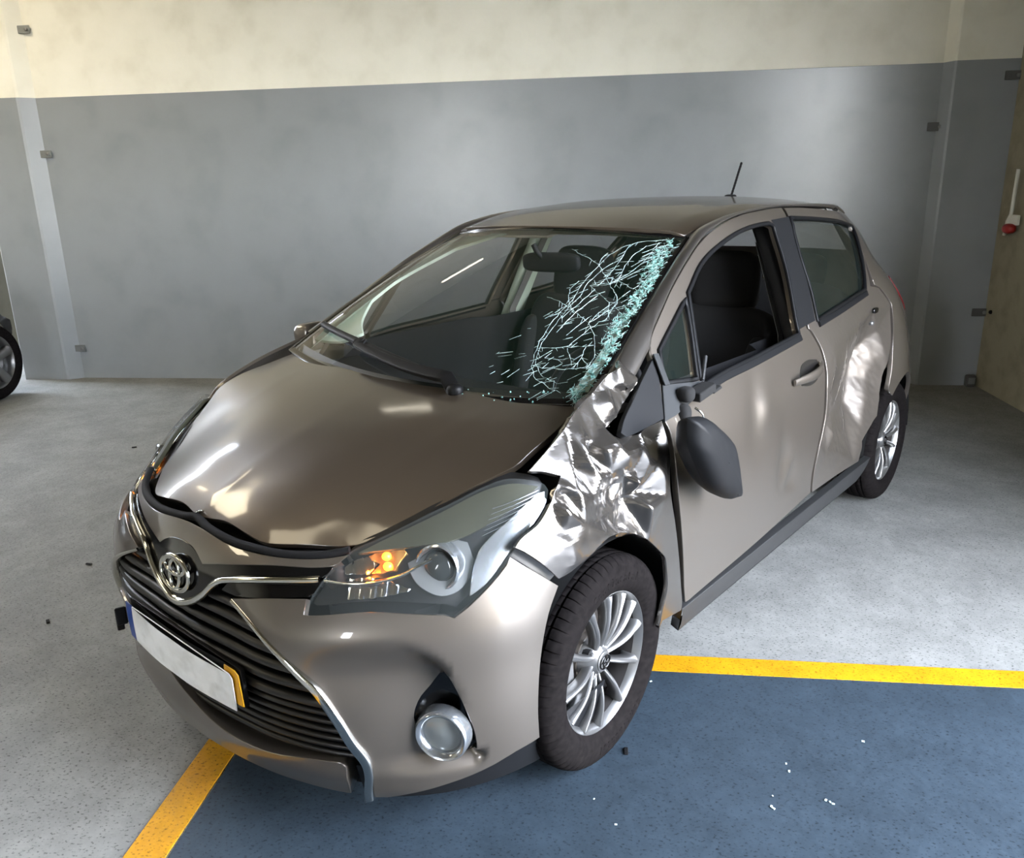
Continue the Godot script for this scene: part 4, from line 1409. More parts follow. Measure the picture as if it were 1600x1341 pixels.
	for i in 150:
		var v := pow(rng.randf(), 0.9)
		var lo := lerpf(0.55, 0.42, smoothstep(0.0, 0.3, v)) + 0.42 * smoothstep(0.4, 0.95, v)
		var u := lerpf(1.0, lo, pow(rng.randf(), 1.5))
		var d := Vector2.from_angle(rng.randf_range(0.15, 1.0)) * Vector2(1.0, 0.9)
		crack_line(st, Vector2(u, v * 0.93 + 0.02), Vector2(u, v * 0.93 + 0.02) - d * rng.randf_range(0.015, 0.075), rng.randf_range(0.0005, 0.0013))
	var so := part("crack_streaks", st, M.crack, ws)
	so.set_meta("kind", "stuff")
	# the crushed band along the pillar: glass broken to crumbs still hanging together
	var ou := spline(PackedVector2Array([Vector2(0.92, 0.961), Vector2(0.947, 0.954), Vector2(1.001, 0.696), Vector2(1.001, 0.528), Vector2(1.005, 0.331), Vector2(1.006, 0.208), Vector2(0.988, 0.076), Vector2(0.967, 0.013), Vector2(0.941, 0.004), Vector2(0.903, 0.038), Vector2(0.933, 0.135), Vector2(0.949, 0.213), Vector2(0.922, 0.295), Vector2(0.917, 0.417), Vector2(0.935, 0.532), Vector2(0.92, 0.655), Vector2(0.886, 0.81)]), 0.04)
	var cr := Geo.new()
	var cb := Geo.new()
	var pts := []
	while pts.size() < 330:
		var a := Vector2(rng.randf_range(0.82, 1.01), rng.randf_range(0.0, 0.97))
		if Geometry2D.is_point_in_polygon(a, ou):
			pts.append(a)
	for a in pts:
		for k in 4:
			var d := Vector2.from_angle(rng.randf() * TAU) * rng.randf_range(0.008, 0.03)
			crack_line(cr, a, a + d, rng.randf_range(0.0007, 0.0018), rng.randf_range(-0.004, 0.006))
		var s := rng.randf_range(0.003, 0.010)
		rbox(cb, Vector3(s * 1.6, s * 0.3, s), s * 0.1, xf(wind_p(a, rng.randf_range(-0.004, 0.004)), Vector3(rng.randf_range(0, 60), rng.randf() * 180, rng.randf_range(-30, 30))))
	so = part("crack_web", cr, M.crack_dim, ws)
	so.set_meta("kind", "stuff")
	so = part("crushed_glass", cb, M.teal_glass, ws)
	so.set_meta("kind", "stuff")

func car_side() -> void:
	# left fender, crushed
	var cf := Crumple.new([Vector3(0.255, 0.921, 0), Vector3(0.182, 0.941, 0), Vector3(0.08, 0.985, 0), Vector3(0.008, 1.012, -0.005), Vector3(-0.071, 1.034, -0.01), Vector3(-0.153, 1.072, 0), Vector3(-0.189, 1.104, 0.025), Vector3(-0.251, 1.047, 0.005), Vector3(0.203, 0.909, 0), Vector3(0.164, 0.892, 0), Vector3(0.194, 0.873, 0.005), Vector3(0.22, 0.847, 0), Vector3(0.271, 0.808, 0), Vector3(0.325, 0.786, 0), Vector3(0.345, 0.771, 0), Vector3(0.247, 0.668, 0), Vector3(0.285, 0.714, 0), Vector3(0.326, 0.757, 0), Vector3(0.165, 0.884, 0), Vector3(0.125, 0.898, 0.012), Vector3(0.066, 0.911, 0.018), Vector3(0, 0.919, 0.02), Vector3(-0.059, 0.925, 0.022), Vector3(-0.152, 0.929, 0.012), Vector3(-0.274, 0.929, 0), Vector3(0.106, 0.896, -0.03), Vector3(0.022, 0.906, -0.04), Vector3(-0.073, 0.921, -0.03), Vector3(-0.131, 0.916, -0.01), Vector3(0.044, 0.964, 0.01), Vector3(-0.054, 1, -0.008), Vector3(-0.064, 0.962, -0.022), Vector3(-0.14, 1.039, -0.006), Vector3(-0.177, 1.049, 0.018), Vector3(-0.221, 1.014, -0.02), Vector3(-0.112, 1.008, 0.012), Vector3(0.009, 0.935, -0.012), Vector3(0.033, 0.984, 0.002), Vector3(-0.227, 1.03, 0), Vector3(-0.126, 0.961, -0.02), Vector3(0.173, 0.866, 0.022), Vector3(0.222, 0.752, 0.012), Vector3(0.203, 0.824, 0.024), Vector3(0.199, 0.69, 0.008), Vector3(0.145, 0.69, 0), Vector3(0.141, 0.85, 0.012), Vector3(0.081, 0.819, -0.012), Vector3(0.035, 0.751, -0.035), Vector3(0.044, 0.69, -0.03), Vector3(0.136, 0.768, -0.004), Vector3(0.187, 0.747, 0.008), Vector3(0.17, 0.851, -0.018), Vector3(0.216, 0.82, -0.006), Vector3(0.268, 0.782, 0), Vector3(0.215, 0.775, -0.004), Vector3(-0.024, 0.801, -0.05), Vector3(-0.087, 0.759, -0.055), Vector3(-0.054, 0.731, -0.05), Vector3(-0.099, 0.719, -0.04), Vector3(-0.013, 0.698, -0.035), Vector3(-0.085, 0.672, -0.012), Vector3(-0.074, 0.825, -0.03), Vector3(-0.017, 0.853, -0.02), Vector3(-0.106, 0.836, -0.02), Vector3(-0.028, 0.769, -0.042), Vector3(-0.119, 0.768, -0.035), Vector3(0.048, 0.864, 0.004), Vector3(-0.052, 0.705, -0.03), Vector3(-0.09, 0.817, 0.018), Vector3(-0.121, 0.736, 0.016), Vector3(-0.27, 0.618, 0), Vector3(-0.075, 0.887, 0.014), Vector3(-0.203, 0.831, -0.004), Vector3(-0.221, 0.736, 0), Vector3(-0.226, 0.884, -0.012), Vector3(-0.266, 0.75, 0), Vector3(-0.272, 0.897, 0), Vector3(-0.14, 0.892, 0.016), Vector3(-0.288, 0.667, 0), Vector3(-0.307, 0.597, 0), Vector3(-0.346, 0.44, 0), Vector3(-0.202, 0.6, 0), Vector3(-0.253, 0.479, 0), Vector3(-0.131, 0.636, -0.004), Vector3(-0.378, 0.336, 0), Vector3(-0.244, 0.36, 0), Vector3(-0.153, 0.854, 0.006), Vector3(-0.219, 0.801, 0.002), Vector3(0.038, 0.704, -0.01), Vector3(-0.008, 0.697, -0.008)], 0.0065, 0.0015, 3, 16.0)
	var fo := spline(PackedVector2Array([Vector2(0.237, 0.916), Vector2(0.182, 0.941), Vector2(0.08, 0.985), Vector2(0.017, 1.015), Vector2(-0.068, 1.035), Vector2(-0.153, 1.072), Vector2(-0.216, 1.097), Vector2(-0.256, 1.045), Vector2(-0.222, 1.013), Vector2(-0.168, 0.99), Vector2(-0.113, 0.964), Vector2(-0.061, 0.946), Vector2(-0.099, 0.918), Vector2(-0.133, 0.92), Vector2(-0.186, 0.929), Vector2(-0.274, 0.929), Vector2(-0.27, 0.898), Vector2(-0.241, 0.758), Vector2(-0.282, 0.605), Vector2(-0.332, 0.446), Vector2(-0.369, 0.34), Vector2(-0.367, 0.312), Vector2(-0.247, 0.333), Vector2(-0.234, 0.313), Vector2(-0.24, 0.364), Vector2(-0.254, 0.435), Vector2(-0.236, 0.513), Vector2(-0.224, 0.548), Vector2(-0.194, 0.579), Vector2(-0.131, 0.636), Vector2(-0.085, 0.667), Vector2(-0.008, 0.697), Vector2(0.038, 0.704), Vector2(0.073, 0.704), Vector2(0.091, 0.695), Vector2(0.145, 0.69), Vector2(0.212, 0.672), Vector2(0.247, 0.668), Vector2(0.285, 0.714), Vector2(0.326, 0.757), Vector2(0.345, 0.771), Vector2(0.325, 0.786), Vector2(0.271, 0.808), Vector2(0.22, 0.847), Vector2(0.194, 0.873), Vector2(0.164, 0.892), Vector2(0.203, 0.909)]), 0.012, true, 30)
	part("fender", panel(fo, [], func(q: Vector2) -> Vector3: return side_p(q, 1.0, cf.at(q)), Vector2(0.0075, 0.0075), 0.014), M.paint_torn, car, "crumpled fender torn open above the wheel")
	part("sail_panel", panel(spline(PackedVector2Array([Vector2(-0.364, 1.088), Vector2(-0.332, 1.017), Vector2(-0.281, 0.935), Vector2(-0.169, 0.928), Vector2(-0.105, 0.925), Vector2(-0.091, 0.938), Vector2(-0.126, 0.964), Vector2(-0.195, 0.999), Vector2(-0.283, 1.046)]), 0.02), [], func(q: Vector2) -> Vector3: return side_p(q, 1.0, 0.004), Vector2(0.03, 0.03), 0.02), M.dark_plastic, car)
	# front door
	var cd := Crumple.new([Vector3(-0.8, 0.983, 0), Vector3(-0.971, 0.985, 0), Vector3(-0.896, 0.915, 0.006), Vector3(-0.858, 0.841, 0.014), Vector3(-0.832, 0.842, -0.012), Vector3(-0.862, 0.92, -0.006), Vector3(-0.722, 0.868, 0), Vector3(-1.014, 0.849, 0), Vector3(-1.014, 0.759, 0.002), Vector3(-0.835, 0.734, -0.004), Vector3(-0.93, 0.711, 0), Vector3(-1.091, 0.593, -0.02), Vector3(-1.149, 0.507, -0.018), Vector3(-1.115, 0.556, 0.008), Vector3(-0.984, 0.568, 0), Vector3(-1.042, 0.476, 0), Vector3(-1.137, 0.634, 0), Vector3(-0.729, 0.741, 0), Vector3(-1.264, 0.445, 0), Vector3(-0.772, 0.596, 0), Vector3(-0.281, 0.904, 0), Vector3(-0.353, 0.909, 0), Vector3(-0.331, 0.858, -0.015), Vector3(-0.37, 0.813, -0.01), Vector3(-0.273, 0.785, 0), Vector3(-0.403, 0.728, 0), Vector3(-0.406, 0.861, 0)], 0.028)
	var win := spline(PackedVector2Array([Vector2(-0.649, 1.232), Vector2(-0.789, 1.309), Vector2(-0.957, 1.361), Vector2(-1.14, 1.397), Vector2(-1.355, 1.409), Vector2(-1.387, 1.396), Vector2(-1.376, 1.318), Vector2(-1.358, 1.236), Vector2(-1.304, 1.084), Vector2(-1.287, 1.02), Vector2(-0.894, 1), Vector2(-0.674, 0.991), Vector2(-0.541, 0.978), Vector2(-0.536, 1)]), 0.03, true, 30)
	var qtr := spline(PackedVector2Array([Vector2(-0.396, 1.098), Vector2(-0.623, 1.218), Vector2(-0.574, 1.109), Vector2(-0.517, 0.999), Vector2(-0.355, 1.015)]), 0.03, true, 30)
	var d1 := part("door", panel(spline(PackedVector2Array([Vector2(-0.289, 0.928), Vector2(-0.32, 0.985), Vector2(-0.343, 1.041), Vector2(-0.361, 1.099), Vector2(-0.387, 1.131), Vector2(-0.472, 1.185), Vector2(-0.596, 1.258), Vector2(-0.8, 1.355), Vector2(-0.943, 1.405), Vector2(-1.174, 1.442), Vector2(-1.458, 1.456), Vector2(-1.586, 1.457), Vector2(-1.498, 1.372), Vector2(-1.455, 1.256), Vector2(-1.415, 1.143), Vector2(-1.374, 1.028), Vector2(-1.397, 1.011), Vector2(-1.439, 0.927), Vector2(-1.425, 0.789), Vector2(-1.42, 0.694), Vector2(-1.387, 0.571), Vector2(-1.375, 0.47), Vector2(-1.396, 0.377), Vector2(-0.893, 0.343), Vector2(-0.422, 0.327), Vector2(-0.392, 0.33), Vector2(-0.36, 0.434), Vector2(-0.319, 0.592), Vector2(-0.287, 0.744), Vector2(-0.298, 0.891)]), 0.025, true, 34), [win, qtr], func(q: Vector2) -> Vector3: return side_p(q, 1.0, cd.at(q)), Vector2(0.02, 0.016), 0.02), M.paint, car, "front door with a missing window")
	var cr := Crumple.new([Vector3(-1.43, 1.03, 0), Vector3(-1.44, 1.02, 0), Vector3(-1.465, 0.92, 0), Vector3(-1.485, 0.78, 0), Vector3(-1.475, 0.67, 0), Vector3(-1.42, 0.56, 0), Vector3(-1.39, 0.46, 0), Vector3(-1.4, 0.36, 0), Vector3(-1.65, 0.36, 0), Vector3(-1.9, 0.365, 0), Vector3(-2.02, 0.42, 0), Vector3(-2.12, 0.5, 0), Vector3(-2.19, 0.6, 0), Vector3(-2.235, 0.7, 0), Vector3(-2.26, 0.8, 0), Vector3(-2.28, 0.85, 0), Vector3(-2.36, 1, 0), Vector3(-2.3, 1.09, 0), Vector3(-2.2, 1.1, 0), Vector3(-1.8, 1.06, 0), Vector3(-1.55, 0.93, 0.008), Vector3(-1.75, 0.955, 0), Vector3(-1.95, 0.975, -0.004), Vector3(-2.15, 1, 0), Vector3(-1.6, 0.86, -0.012), Vector3(-1.64, 0.76, -0.045), Vector3(-1.66, 0.64, -0.055), Vector3(-1.63, 0.54, -0.03), Vector3(-1.7, 0.46, -0.012), Vector3(-1.8, 0.86, -0.04), Vector3(-1.82, 0.74, -0.07), Vector3(-1.83, 0.62, -0.07), Vector3(-1.8, 0.5, -0.035), Vector3(-2.03, 0.9, -0.07), Vector3(-2.05, 0.82, -0.125), Vector3(-2.02, 0.72, -0.13), Vector3(-1.97, 0.62, -0.12), Vector3(-1.92, 0.53, -0.075), Vector3(-2.12, 0.87, -0.075), Vector3(-2.14, 0.78, -0.05), Vector3(-2.1, 0.7, -0.065), Vector3(-2.06, 0.61, -0.045), Vector3(-2, 0.5, -0.03), Vector3(-2.19, 0.9, -0.03), Vector3(-2.2, 0.8, -0.012), Vector3(-1.55, 0.72, -0.03), Vector3(-1.56, 0.62, -0.045), Vector3(-1.6, 0.57, -0.01), Vector3(-1.53, 0.5, -0.008), Vector3(-1.72, 0.8, -0.035), Vector3(-1.95, 0.88, -0.05), Vector3(-1.93, 0.76, -0.095)], 0.008, 0.0015, 11, 16.0)
	var rwin := spline(PackedVector2Array([Vector2(-1.568, 1.421), Vector2(-1.776, 1.408), Vector2(-2.051, 1.385), Vector2(-2.336, 1.352), Vector2(-2.278, 1.298), Vector2(-2.19, 1.185), Vector2(-2.107, 1.094), Vector2(-1.489, 1.041), Vector2(-1.516, 1.148), Vector2(-1.527, 1.279)]), 0.03, true, 30)
	var d2 := part("door", panel(spline(PackedVector2Array([Vector2(-1.397, 1.025), Vector2(-1.436, 1.138), Vector2(-1.476, 1.252), Vector2(-1.521, 1.368), Vector2(-1.608, 1.456), Vector2(-1.769, 1.451), Vector2(-1.966, 1.436), Vector2(-2.269, 1.409), Vector2(-2.56, 1.349), Vector2(-2.315, 1.288), Vector2(-2.242, 1.183), Vector2(-2.191, 1.099), Vector2(-2.28, 1.082), Vector2(-2.35, 1), Vector2(-2.253, 0.83), Vector2(-2.23, 0.79), Vector2(-2.17, 0.638), Vector2(-2.13, 0.526), Vector2(-2, 0.436), Vector2(-1.971, 0.349), Vector2(-1.676, 0.365), Vector2(-1.424, 0.371), Vector2(-1.406, 0.461), Vector2(-1.417, 0.563), Vector2(-1.449, 0.688), Vector2(-1.453, 0.783), Vector2(-1.463, 0.923), Vector2(-1.422, 1.01)]), 0.02, true, 34), [rwin], func(q: Vector2) -> Vector3: return side_p(q, 1.0, cr.at(q)), Vector2(0.0095, 0.009), 0.02), M.paint_rear, car, "rear door caved in beside the wheel arch")
	var qo := spline(PackedVector2Array([Vector2(-2.26, 1.425), Vector2(-2.31, 1.36), Vector2(-2.31, 1.28), Vector2(-2.27, 1.17), Vector2(-2.25, 1.1), Vector2(-2.3, 1.082), Vector2(-2.375, 1), Vector2(-2.335, 0.92), Vector2(-2.275, 0.83), Vector2(-2.255, 0.72), Vector2(-2.235, 0.63), Vector2(-2.304, 0.587), Vector2(-2.368, 0.624), Vector2(-2.437, 0.646), Vector2(-2.51, 0.654), Vector2(-2.583, 0.646), Vector2(-2.652, 0.624), Vector2(-2.716, 0.587), Vector2(-2.77, 0.538), Vector2(-2.813, 0.479), Vector2(-2.843, 0.412), Vector2(-2.857, 0.353), Vector2(-2.875, 0.3), Vector2(-3, 0.3), Vector2(-3.045, 0.45), Vector2(-3.05, 0.7), Vector2(-3, 0.95), Vector2(-2.93, 1.08), Vector2(-2.84, 1.2), Vector2(-2.72, 1.33), Vector2(-2.62, 1.39), Vector2(-2.5, 1.43)]), 0.03, true, 34)
	var rd := PackedVector2Array([Vector2(-0.26, 0.93), Vector2(-0.22, 1.04), Vector2(-0.09, 1.01), Vector2(0.0, 0.985), Vector2(0.1, 0.945), Vector2(0.17, 0.905), Vector2(0.19, 0.87), Vector2(0.22, 0.847), Vector2(0.27, 0.81), Vector2(0.345, 0.775), Vector2(0.33, 0.757), Vector2(0.247, 0.668)])
	rd.append_array(arc2(Vector2(0, 0.304), 0.355, 50, 178, 12))
	rd.append_array(PackedVector2Array([Vector2(-0.36, 0.31), Vector2(-0.376, 0.33), Vector2(-0.345, 0.44), Vector2(-0.305, 0.6), Vector2(-0.263, 0.75)]))
	part("fender", panel(spline(rd, 0.03, true, 34), [], func(q: Vector2) -> Vector3: return side_p(q, -1.0), Vector2(0.03, 0.03), 0.014), M.paint, car)
	for s in [1.0, -1.0]:
		var f := func(q: Vector2) -> Vector3: return side_p(q, s)
		var qp := part("quarter_panel", panel(qo, [], f, Vector2(0.03, 0.025), 0.02), M.paint_rear, car)
		if s < 0:
			d1 = part("door", panel(spline(PackedVector2Array([Vector2(-0.289, 0.928), Vector2(-0.32, 0.985), Vector2(-0.343, 1.041), Vector2(-0.361, 1.099), Vector2(-0.387, 1.131), Vector2(-0.472, 1.185), Vector2(-0.596, 1.258), Vector2(-0.8, 1.355), Vector2(-0.943, 1.405), Vector2(-1.174, 1.442), Vector2(-1.458, 1.456), Vector2(-1.586, 1.457), Vector2(-1.498, 1.372), Vector2(-1.455, 1.256), Vector2(-1.415, 1.143), Vector2(-1.374, 1.028), Vector2(-1.397, 1.011), Vector2(-1.439, 0.927), Vector2(-1.425, 0.789), Vector2(-1.42, 0.694), Vector2(-1.387, 0.571), Vector2(-1.375, 0.47), Vector2(-1.396, 0.377), Vector2(-0.893, 0.343), Vector2(-0.422, 0.327), Vector2(-0.392, 0.33), Vector2(-0.36, 0.434), Vector2(-0.319, 0.592), Vector2(-0.287, 0.744), Vector2(-0.298, 0.891)]), 0.04, true, 34), [win, qtr], f, Vector2(0.05, 0.04), 0.02), M.paint, car)
			d2 = part("door", panel(spline(PackedVector2Array([Vector2(-1.397, 1.025), Vector2(-1.436, 1.138), Vector2(-1.476, 1.252), Vector2(-1.521, 1.368), Vector2(-1.608, 1.456), Vector2(-1.769, 1.451), Vector2(-1.966, 1.436), Vector2(-2.269, 1.409), Vector2(-2.56, 1.349), Vector2(-2.315, 1.288), Vector2(-2.242, 1.183), Vector2(-2.191, 1.099), Vector2(-2.28, 1.082), Vector2(-2.35, 1), Vector2(-2.253, 0.83), Vector2(-2.23, 0.79), Vector2(-2.17, 0.638), Vector2(-2.13, 0.526), Vector2(-2, 0.436), Vector2(-1.971, 0.349), Vector2(-1.676, 0.365), Vector2(-1.424, 0.371), Vector2(-1.406, 0.461), Vector2(-1.417, 0.563), Vector2(-1.449, 0.688), Vector2(-1.453, 0.783), Vector2(-1.463, 0.923), Vector2(-1.422, 1.01)]), 0.04, true, 34), [rwin], f, Vector2(0.05, 0.04), 0.02), M.paint, car)
			part("window_pane", panel(win, [], func(q: Vector2) -> Vector3: return side_p(q, s, -0.012), Vector2(0.06, 0.06), 0.0), M.side_glass, d1)
		part("window_pane", panel(rwin, [], func(q: Vector2) -> Vector3: return side_p(q, s, -0.010), Vector2(0.06, 0.06), 0.0), M.side_glass, d2)
		part("quarter_pane", panel(qtr, [], func(q: Vector2) -> Vector3: return side_p(q, s, -0.008), Vector2(0.06, 0.06), 0.0), M.side_glass, d1)
		# black posts between the doors
		var po := PackedVector2Array([Vector2(-1.30, 1.035), Vector2(-1.47, 1.045), Vector2(-1.50, 1.14), Vector2(-1.525, 1.27), Vector2(-1.56, 1.425), Vector2(-1.40, 1.42), Vector2(-1.393, 1.32), Vector2(-1.37, 1.23), Vector2(-1.335, 1.12)])
		part("door_post", panel(po, [], func(q: Vector2) -> Vector3: return side_p(q, s, 0.003), Vector2(0.04, 0.04), 0.008), M.dark_plastic, car)
		# seals along the windows
		for o in [[win, d1], [rwin, d2], [qtr, d1]]:
			var path := PackedVector3Array()
			var ups := PackedVector3Array()
			var loop: PackedVector2Array = spline(o[0], 0.03)
			for a in loop:
				path.append(side_p(a, s, 0.002))
				ups.append(Vector3(s * 0.9, 0.4, 0))
			var g := Geo.new()
			sweep(g, path, flatbar(0.015, 0.014), Vector3.ZERO, true, PackedFloat32Array(), ups)
			part("window_seal", g, M.seal, o[1])
		for o in [[PackedVector2Array([Vector2(-0.537, 0.973), Vector2(-0.67, 0.986), Vector2(-0.89, 0.994), Vector2(-1.289, 1.015)]), d1], [PackedVector2Array([Vector2(-1.492, 1.036), Vector2(-1.739, 1.054), Vector2(-2.108, 1.086)]), d2]]:
			var path := PackedVector3Array()
			var ups := PackedVector3Array()
			for a in spline(o[0], 0.04, false):
				path.append(side_p(a - Vector2(0, 0.008), s, 0.004))
				ups.append(Vector3(s * 0.9, 0.4, 0))
			var g := Geo.new()
			sweep(g, path, flatbar(0.024, 0.012), Vector3.ZERO, false, PackedFloat32Array(), ups)
			part("belt_moulding", g, M.black_plastic, o[1])
		# roof rail and windshield pillar
		var a3 := spline3(PackedVector3Array([Vector3(0.655, 1.053, -0.178), Vector3(0.636, 1.108, -0.277), Vector3(0.614, 1.169, -0.393), Vector3(0.592, 1.227, -0.51), Vector3(0.57, 1.282, -0.628), Vector3(0.548, 1.335, -0.748), Vector3(0.526, 1.384, -0.87), Vector3(0.515, 1.411, -0.95), Vector3(0.515, 1.434, -1.1), Vector3(0.515, 1.45, -1.3), Vector3(0.515, 1.455, -1.6), Vector3(0.51, 1.452, -1.9), Vector3(0.49, 1.445, -2.2), Vector3(0.46, 1.441, -2.36), Vector3(0.425, 1.433, -2.5), Vector3(0.4, 1.423, -2.6)]), 5)
		var b3 := spline3(PackedVector3Array([Vector3(0.728, 1.019, -0.204), Vector3(0.713, 1.059, -0.287), Vector3(0.7, 1.091, -0.348), Vector3(0.697, 1.099, -0.361), Vector3(0.682, 1.131, -0.387), Vector3(0.661, 1.185, -0.472), Vector3(0.633, 1.258, -0.596), Vector3(0.597, 1.355, -0.8), Vector3(0.583, 1.405, -0.943), Vector3(0.562, 1.442, -1.174), Vector3(0.549, 1.456, -1.458), Vector3(0.547, 1.458, -1.589), Vector3(0.546, 1.459, -1.6), Vector3(0.571, 1.452, -1.9), Vector3(0.549, 1.435, -2.2), Vector3(0.499, 1.43, -2.36), Vector3(0.453, 1.425, -2.5), Vector3(0.456, 1.39, -2.62)]), 4)
		var rows := []
		for j in 9:
			var r := PackedVector3Array()
			for i in 61:
				var A := along(a3, i / 60.0)
				var B := along(b3, i / 60.0)
				var v := j / 8.0
				var p := A.lerp(B, v) + Vector3(0.55, 0.83, 0.1) * 0.016 * sin(PI * v)
				if j == 0:
					p -= Vector3(0, 0.012, 0.0)
				if j == 8:
					p -= Vector3(0.012, 0.0, 0)
				r.append(Vector3(p.x * s, p.y, p.z))
			rows.append(r)
		var gp := Geo.new()
		gp.grid(rows)
		gp.facing(0, Vector3(s * 0.6, 0.8, 0.2))
		part("pillar", gp, M.paint_dark, car)
		# trim inside the pillar
		rows = []
		for j in 4:
			var r := PackedVector3Array()
			for i in 25:
				var v := i / 24.0
				var A := wind_p(Vector2(0.985 - 0.09 * (1 - v), v), -0.02)
				var B := along(b3, v * 0.42) + Vector3(-0.055, -0.012, -0.01)
				var p := A.lerp(B, j / 3.0)
				r.append(Vector3(p.x * s, p.y, p.z))
			rows.append(r)
		gp = Geo.new()
		gp.grid(rows)
		gp.facing(0, Vector3(-s, -0.2, -0.3))
		part("pillar_trim", gp, M.trim_grey, car)
		# sill
		var so := PackedVector2Array([Vector2(-0.385, 0.305), Vector2(-0.42, 0.205), Vector2(-2.1, 0.205), Vector2(-2.17, 0.31)])
		part("sill", panel(so, [], func(q: Vector2) -> Vector3: return side_p(q, s, -0.004), Vector2(0.06, 0.02), 0.03), M.sill, car)
		# wheel housings
		for z in [0.0, -2.51]:
			var gl := Geo.new()
			var rr := []
			for i in 25:
				var an := deg_to_rad(lerpf(-1, 181, i / 24.0))
				var r := PackedVector3Array()
				for x in [0.46, 0.50, 0.70, 0.795]:
					var rad: float = 0.36 if x > 0.47 else 0.05
					r.append(Vector3(s * x, 0.304 + sin(an) * rad, z + cos(an) * rad))
				rr.append(r)
			gl.grid(rr)
			gl.facing(0, Vector3(s, -0.5, 0))
			part("wheel_housing", gl, M.void_black, car)
	# left tail lamp, edge of the right one, and the back of the car
	for s in [1.0, -1.0]:
		part("tail_lamp", panel(spline(PackedVector2Array([Vector2(-2.875, 1.075), Vector2(-2.945, 1.05), Vector2(-3.0, 0.95), Vector2(-2.985, 0.88), Vector2(-2.935, 0.9), Vector2(-2.90, 0.99)]), 0.02), [], func(q: Vector2) -> Vector3: return side_p(q, s, 0.006), Vector2(0.02, 0.02), 0.02), M.red_lens, car)
	var gt := Geo.new()
	var rows2 := []
	var yy := [0.30, 0.45, 0.7, 0.95, 1.08, 1.2, 1.33, 1.40]
	var zz := [-3.0, -3.045, -3.05, -3.0, -2.93, -2.84, -2.72, -2.6]
	for j in yy.size():
		var hw: float = TS.at(zz[j], yy[j])
		var r := PackedVector3Array()
		for i in 17:
			var u := lerpf(-1, 1, i / 16.0)
			r.append(Vector3(u * hw, yy[j], zz[j] - 0.09 * (1 - u * u)))
		rows2.append(r)
	var lower := Geo.new()
	lower.grid(rows2.slice(0, 6))
	lower.facing(0, Vector3(0, 0, -1))
	part("tailgate", lower, M.paint, car)
	var rg := Geo.new()
	rg.grid(rows2.slice(5))
	rg.facing(0, Vector3(0, 0.3, -1))
	part("rear_window", rg, M.side_glass, car)
	# handles
	var hb := spline(PackedVector2Array([Vector2(-1.194, 0.881), Vector2(-1.234, 0.915), Vector2(-1.302, 0.924), Vector2(-1.377, 0.914), Vector2(-1.395, 0.88), Vector2(-1.353, 0.847), Vector2(-1.28, 0.837), Vector2(-1.198, 0.851)]), 0.01)
	var dn: Node3D = car.get_node("door")
	part("handle_recess", panel(hb, [], func(q: Vector2) -> Vector3: return side_p(q, 1.0, 0.002), Vector2(0.02, 0.02), 0.01), M.dull_dark, dn)
	var hh: PackedVector2Array = PackedVector2Array([Vector2(-1.122, 0.877), Vector2(-1.149, 0.894), Vector2(-1.399, 0.898), Vector2(-1.38, 0.878)])
	var ha := side_p(hh[0], 1.0, 0.012)
	var hz := side_p(hh[2], 1.0, 0.012)
	var hp := PackedVector3Array()
	var hs := PackedFloat32Array()
	for i in 13:
		var u := i / 12.0
		hp.append(ha.lerp(hz, u) + Vector3(0.028 * sin(PI * u), 0, 0))
		hs.append(0.75 + 0.45 * sin(PI * u))
	var gh := Geo.new()
	sweep(gh, hp, circle(0.016, 12, 0.008), Vector3(1, 0, 0), false, hs)
	part("handle", gh, M.paint, dn)
	var gr := Geo.new()
	cushion(gr, Vector3(0.02, 0.026, 0.06), 0.7, 0.8, xf(side_p(Vector2(-2.14, 1.0), 1.0, 0.006)))
	part("handle", gr, M.gloss_black, car.get_node("door_001"), "broken stub of a door handle")
	gr = Geo.new()
	cushion(gr, Vector3(0.02, 0.02, 0.03), 0.8, 0.8, xf(side_p(Vector2(-2.06, 0.955), 1.0, 0.002)))
	part("lock_cap", gr, M.dull_metal, car.get_node("door_001"))

func along(p: PackedVector3Array, u: float) -> Vector3:
	var f := clampf(u, 0, 1) * (p.size() - 1)
	var i := mini(int(f), p.size() - 2)
	return p[i].lerp(p[i + 1], f - i)

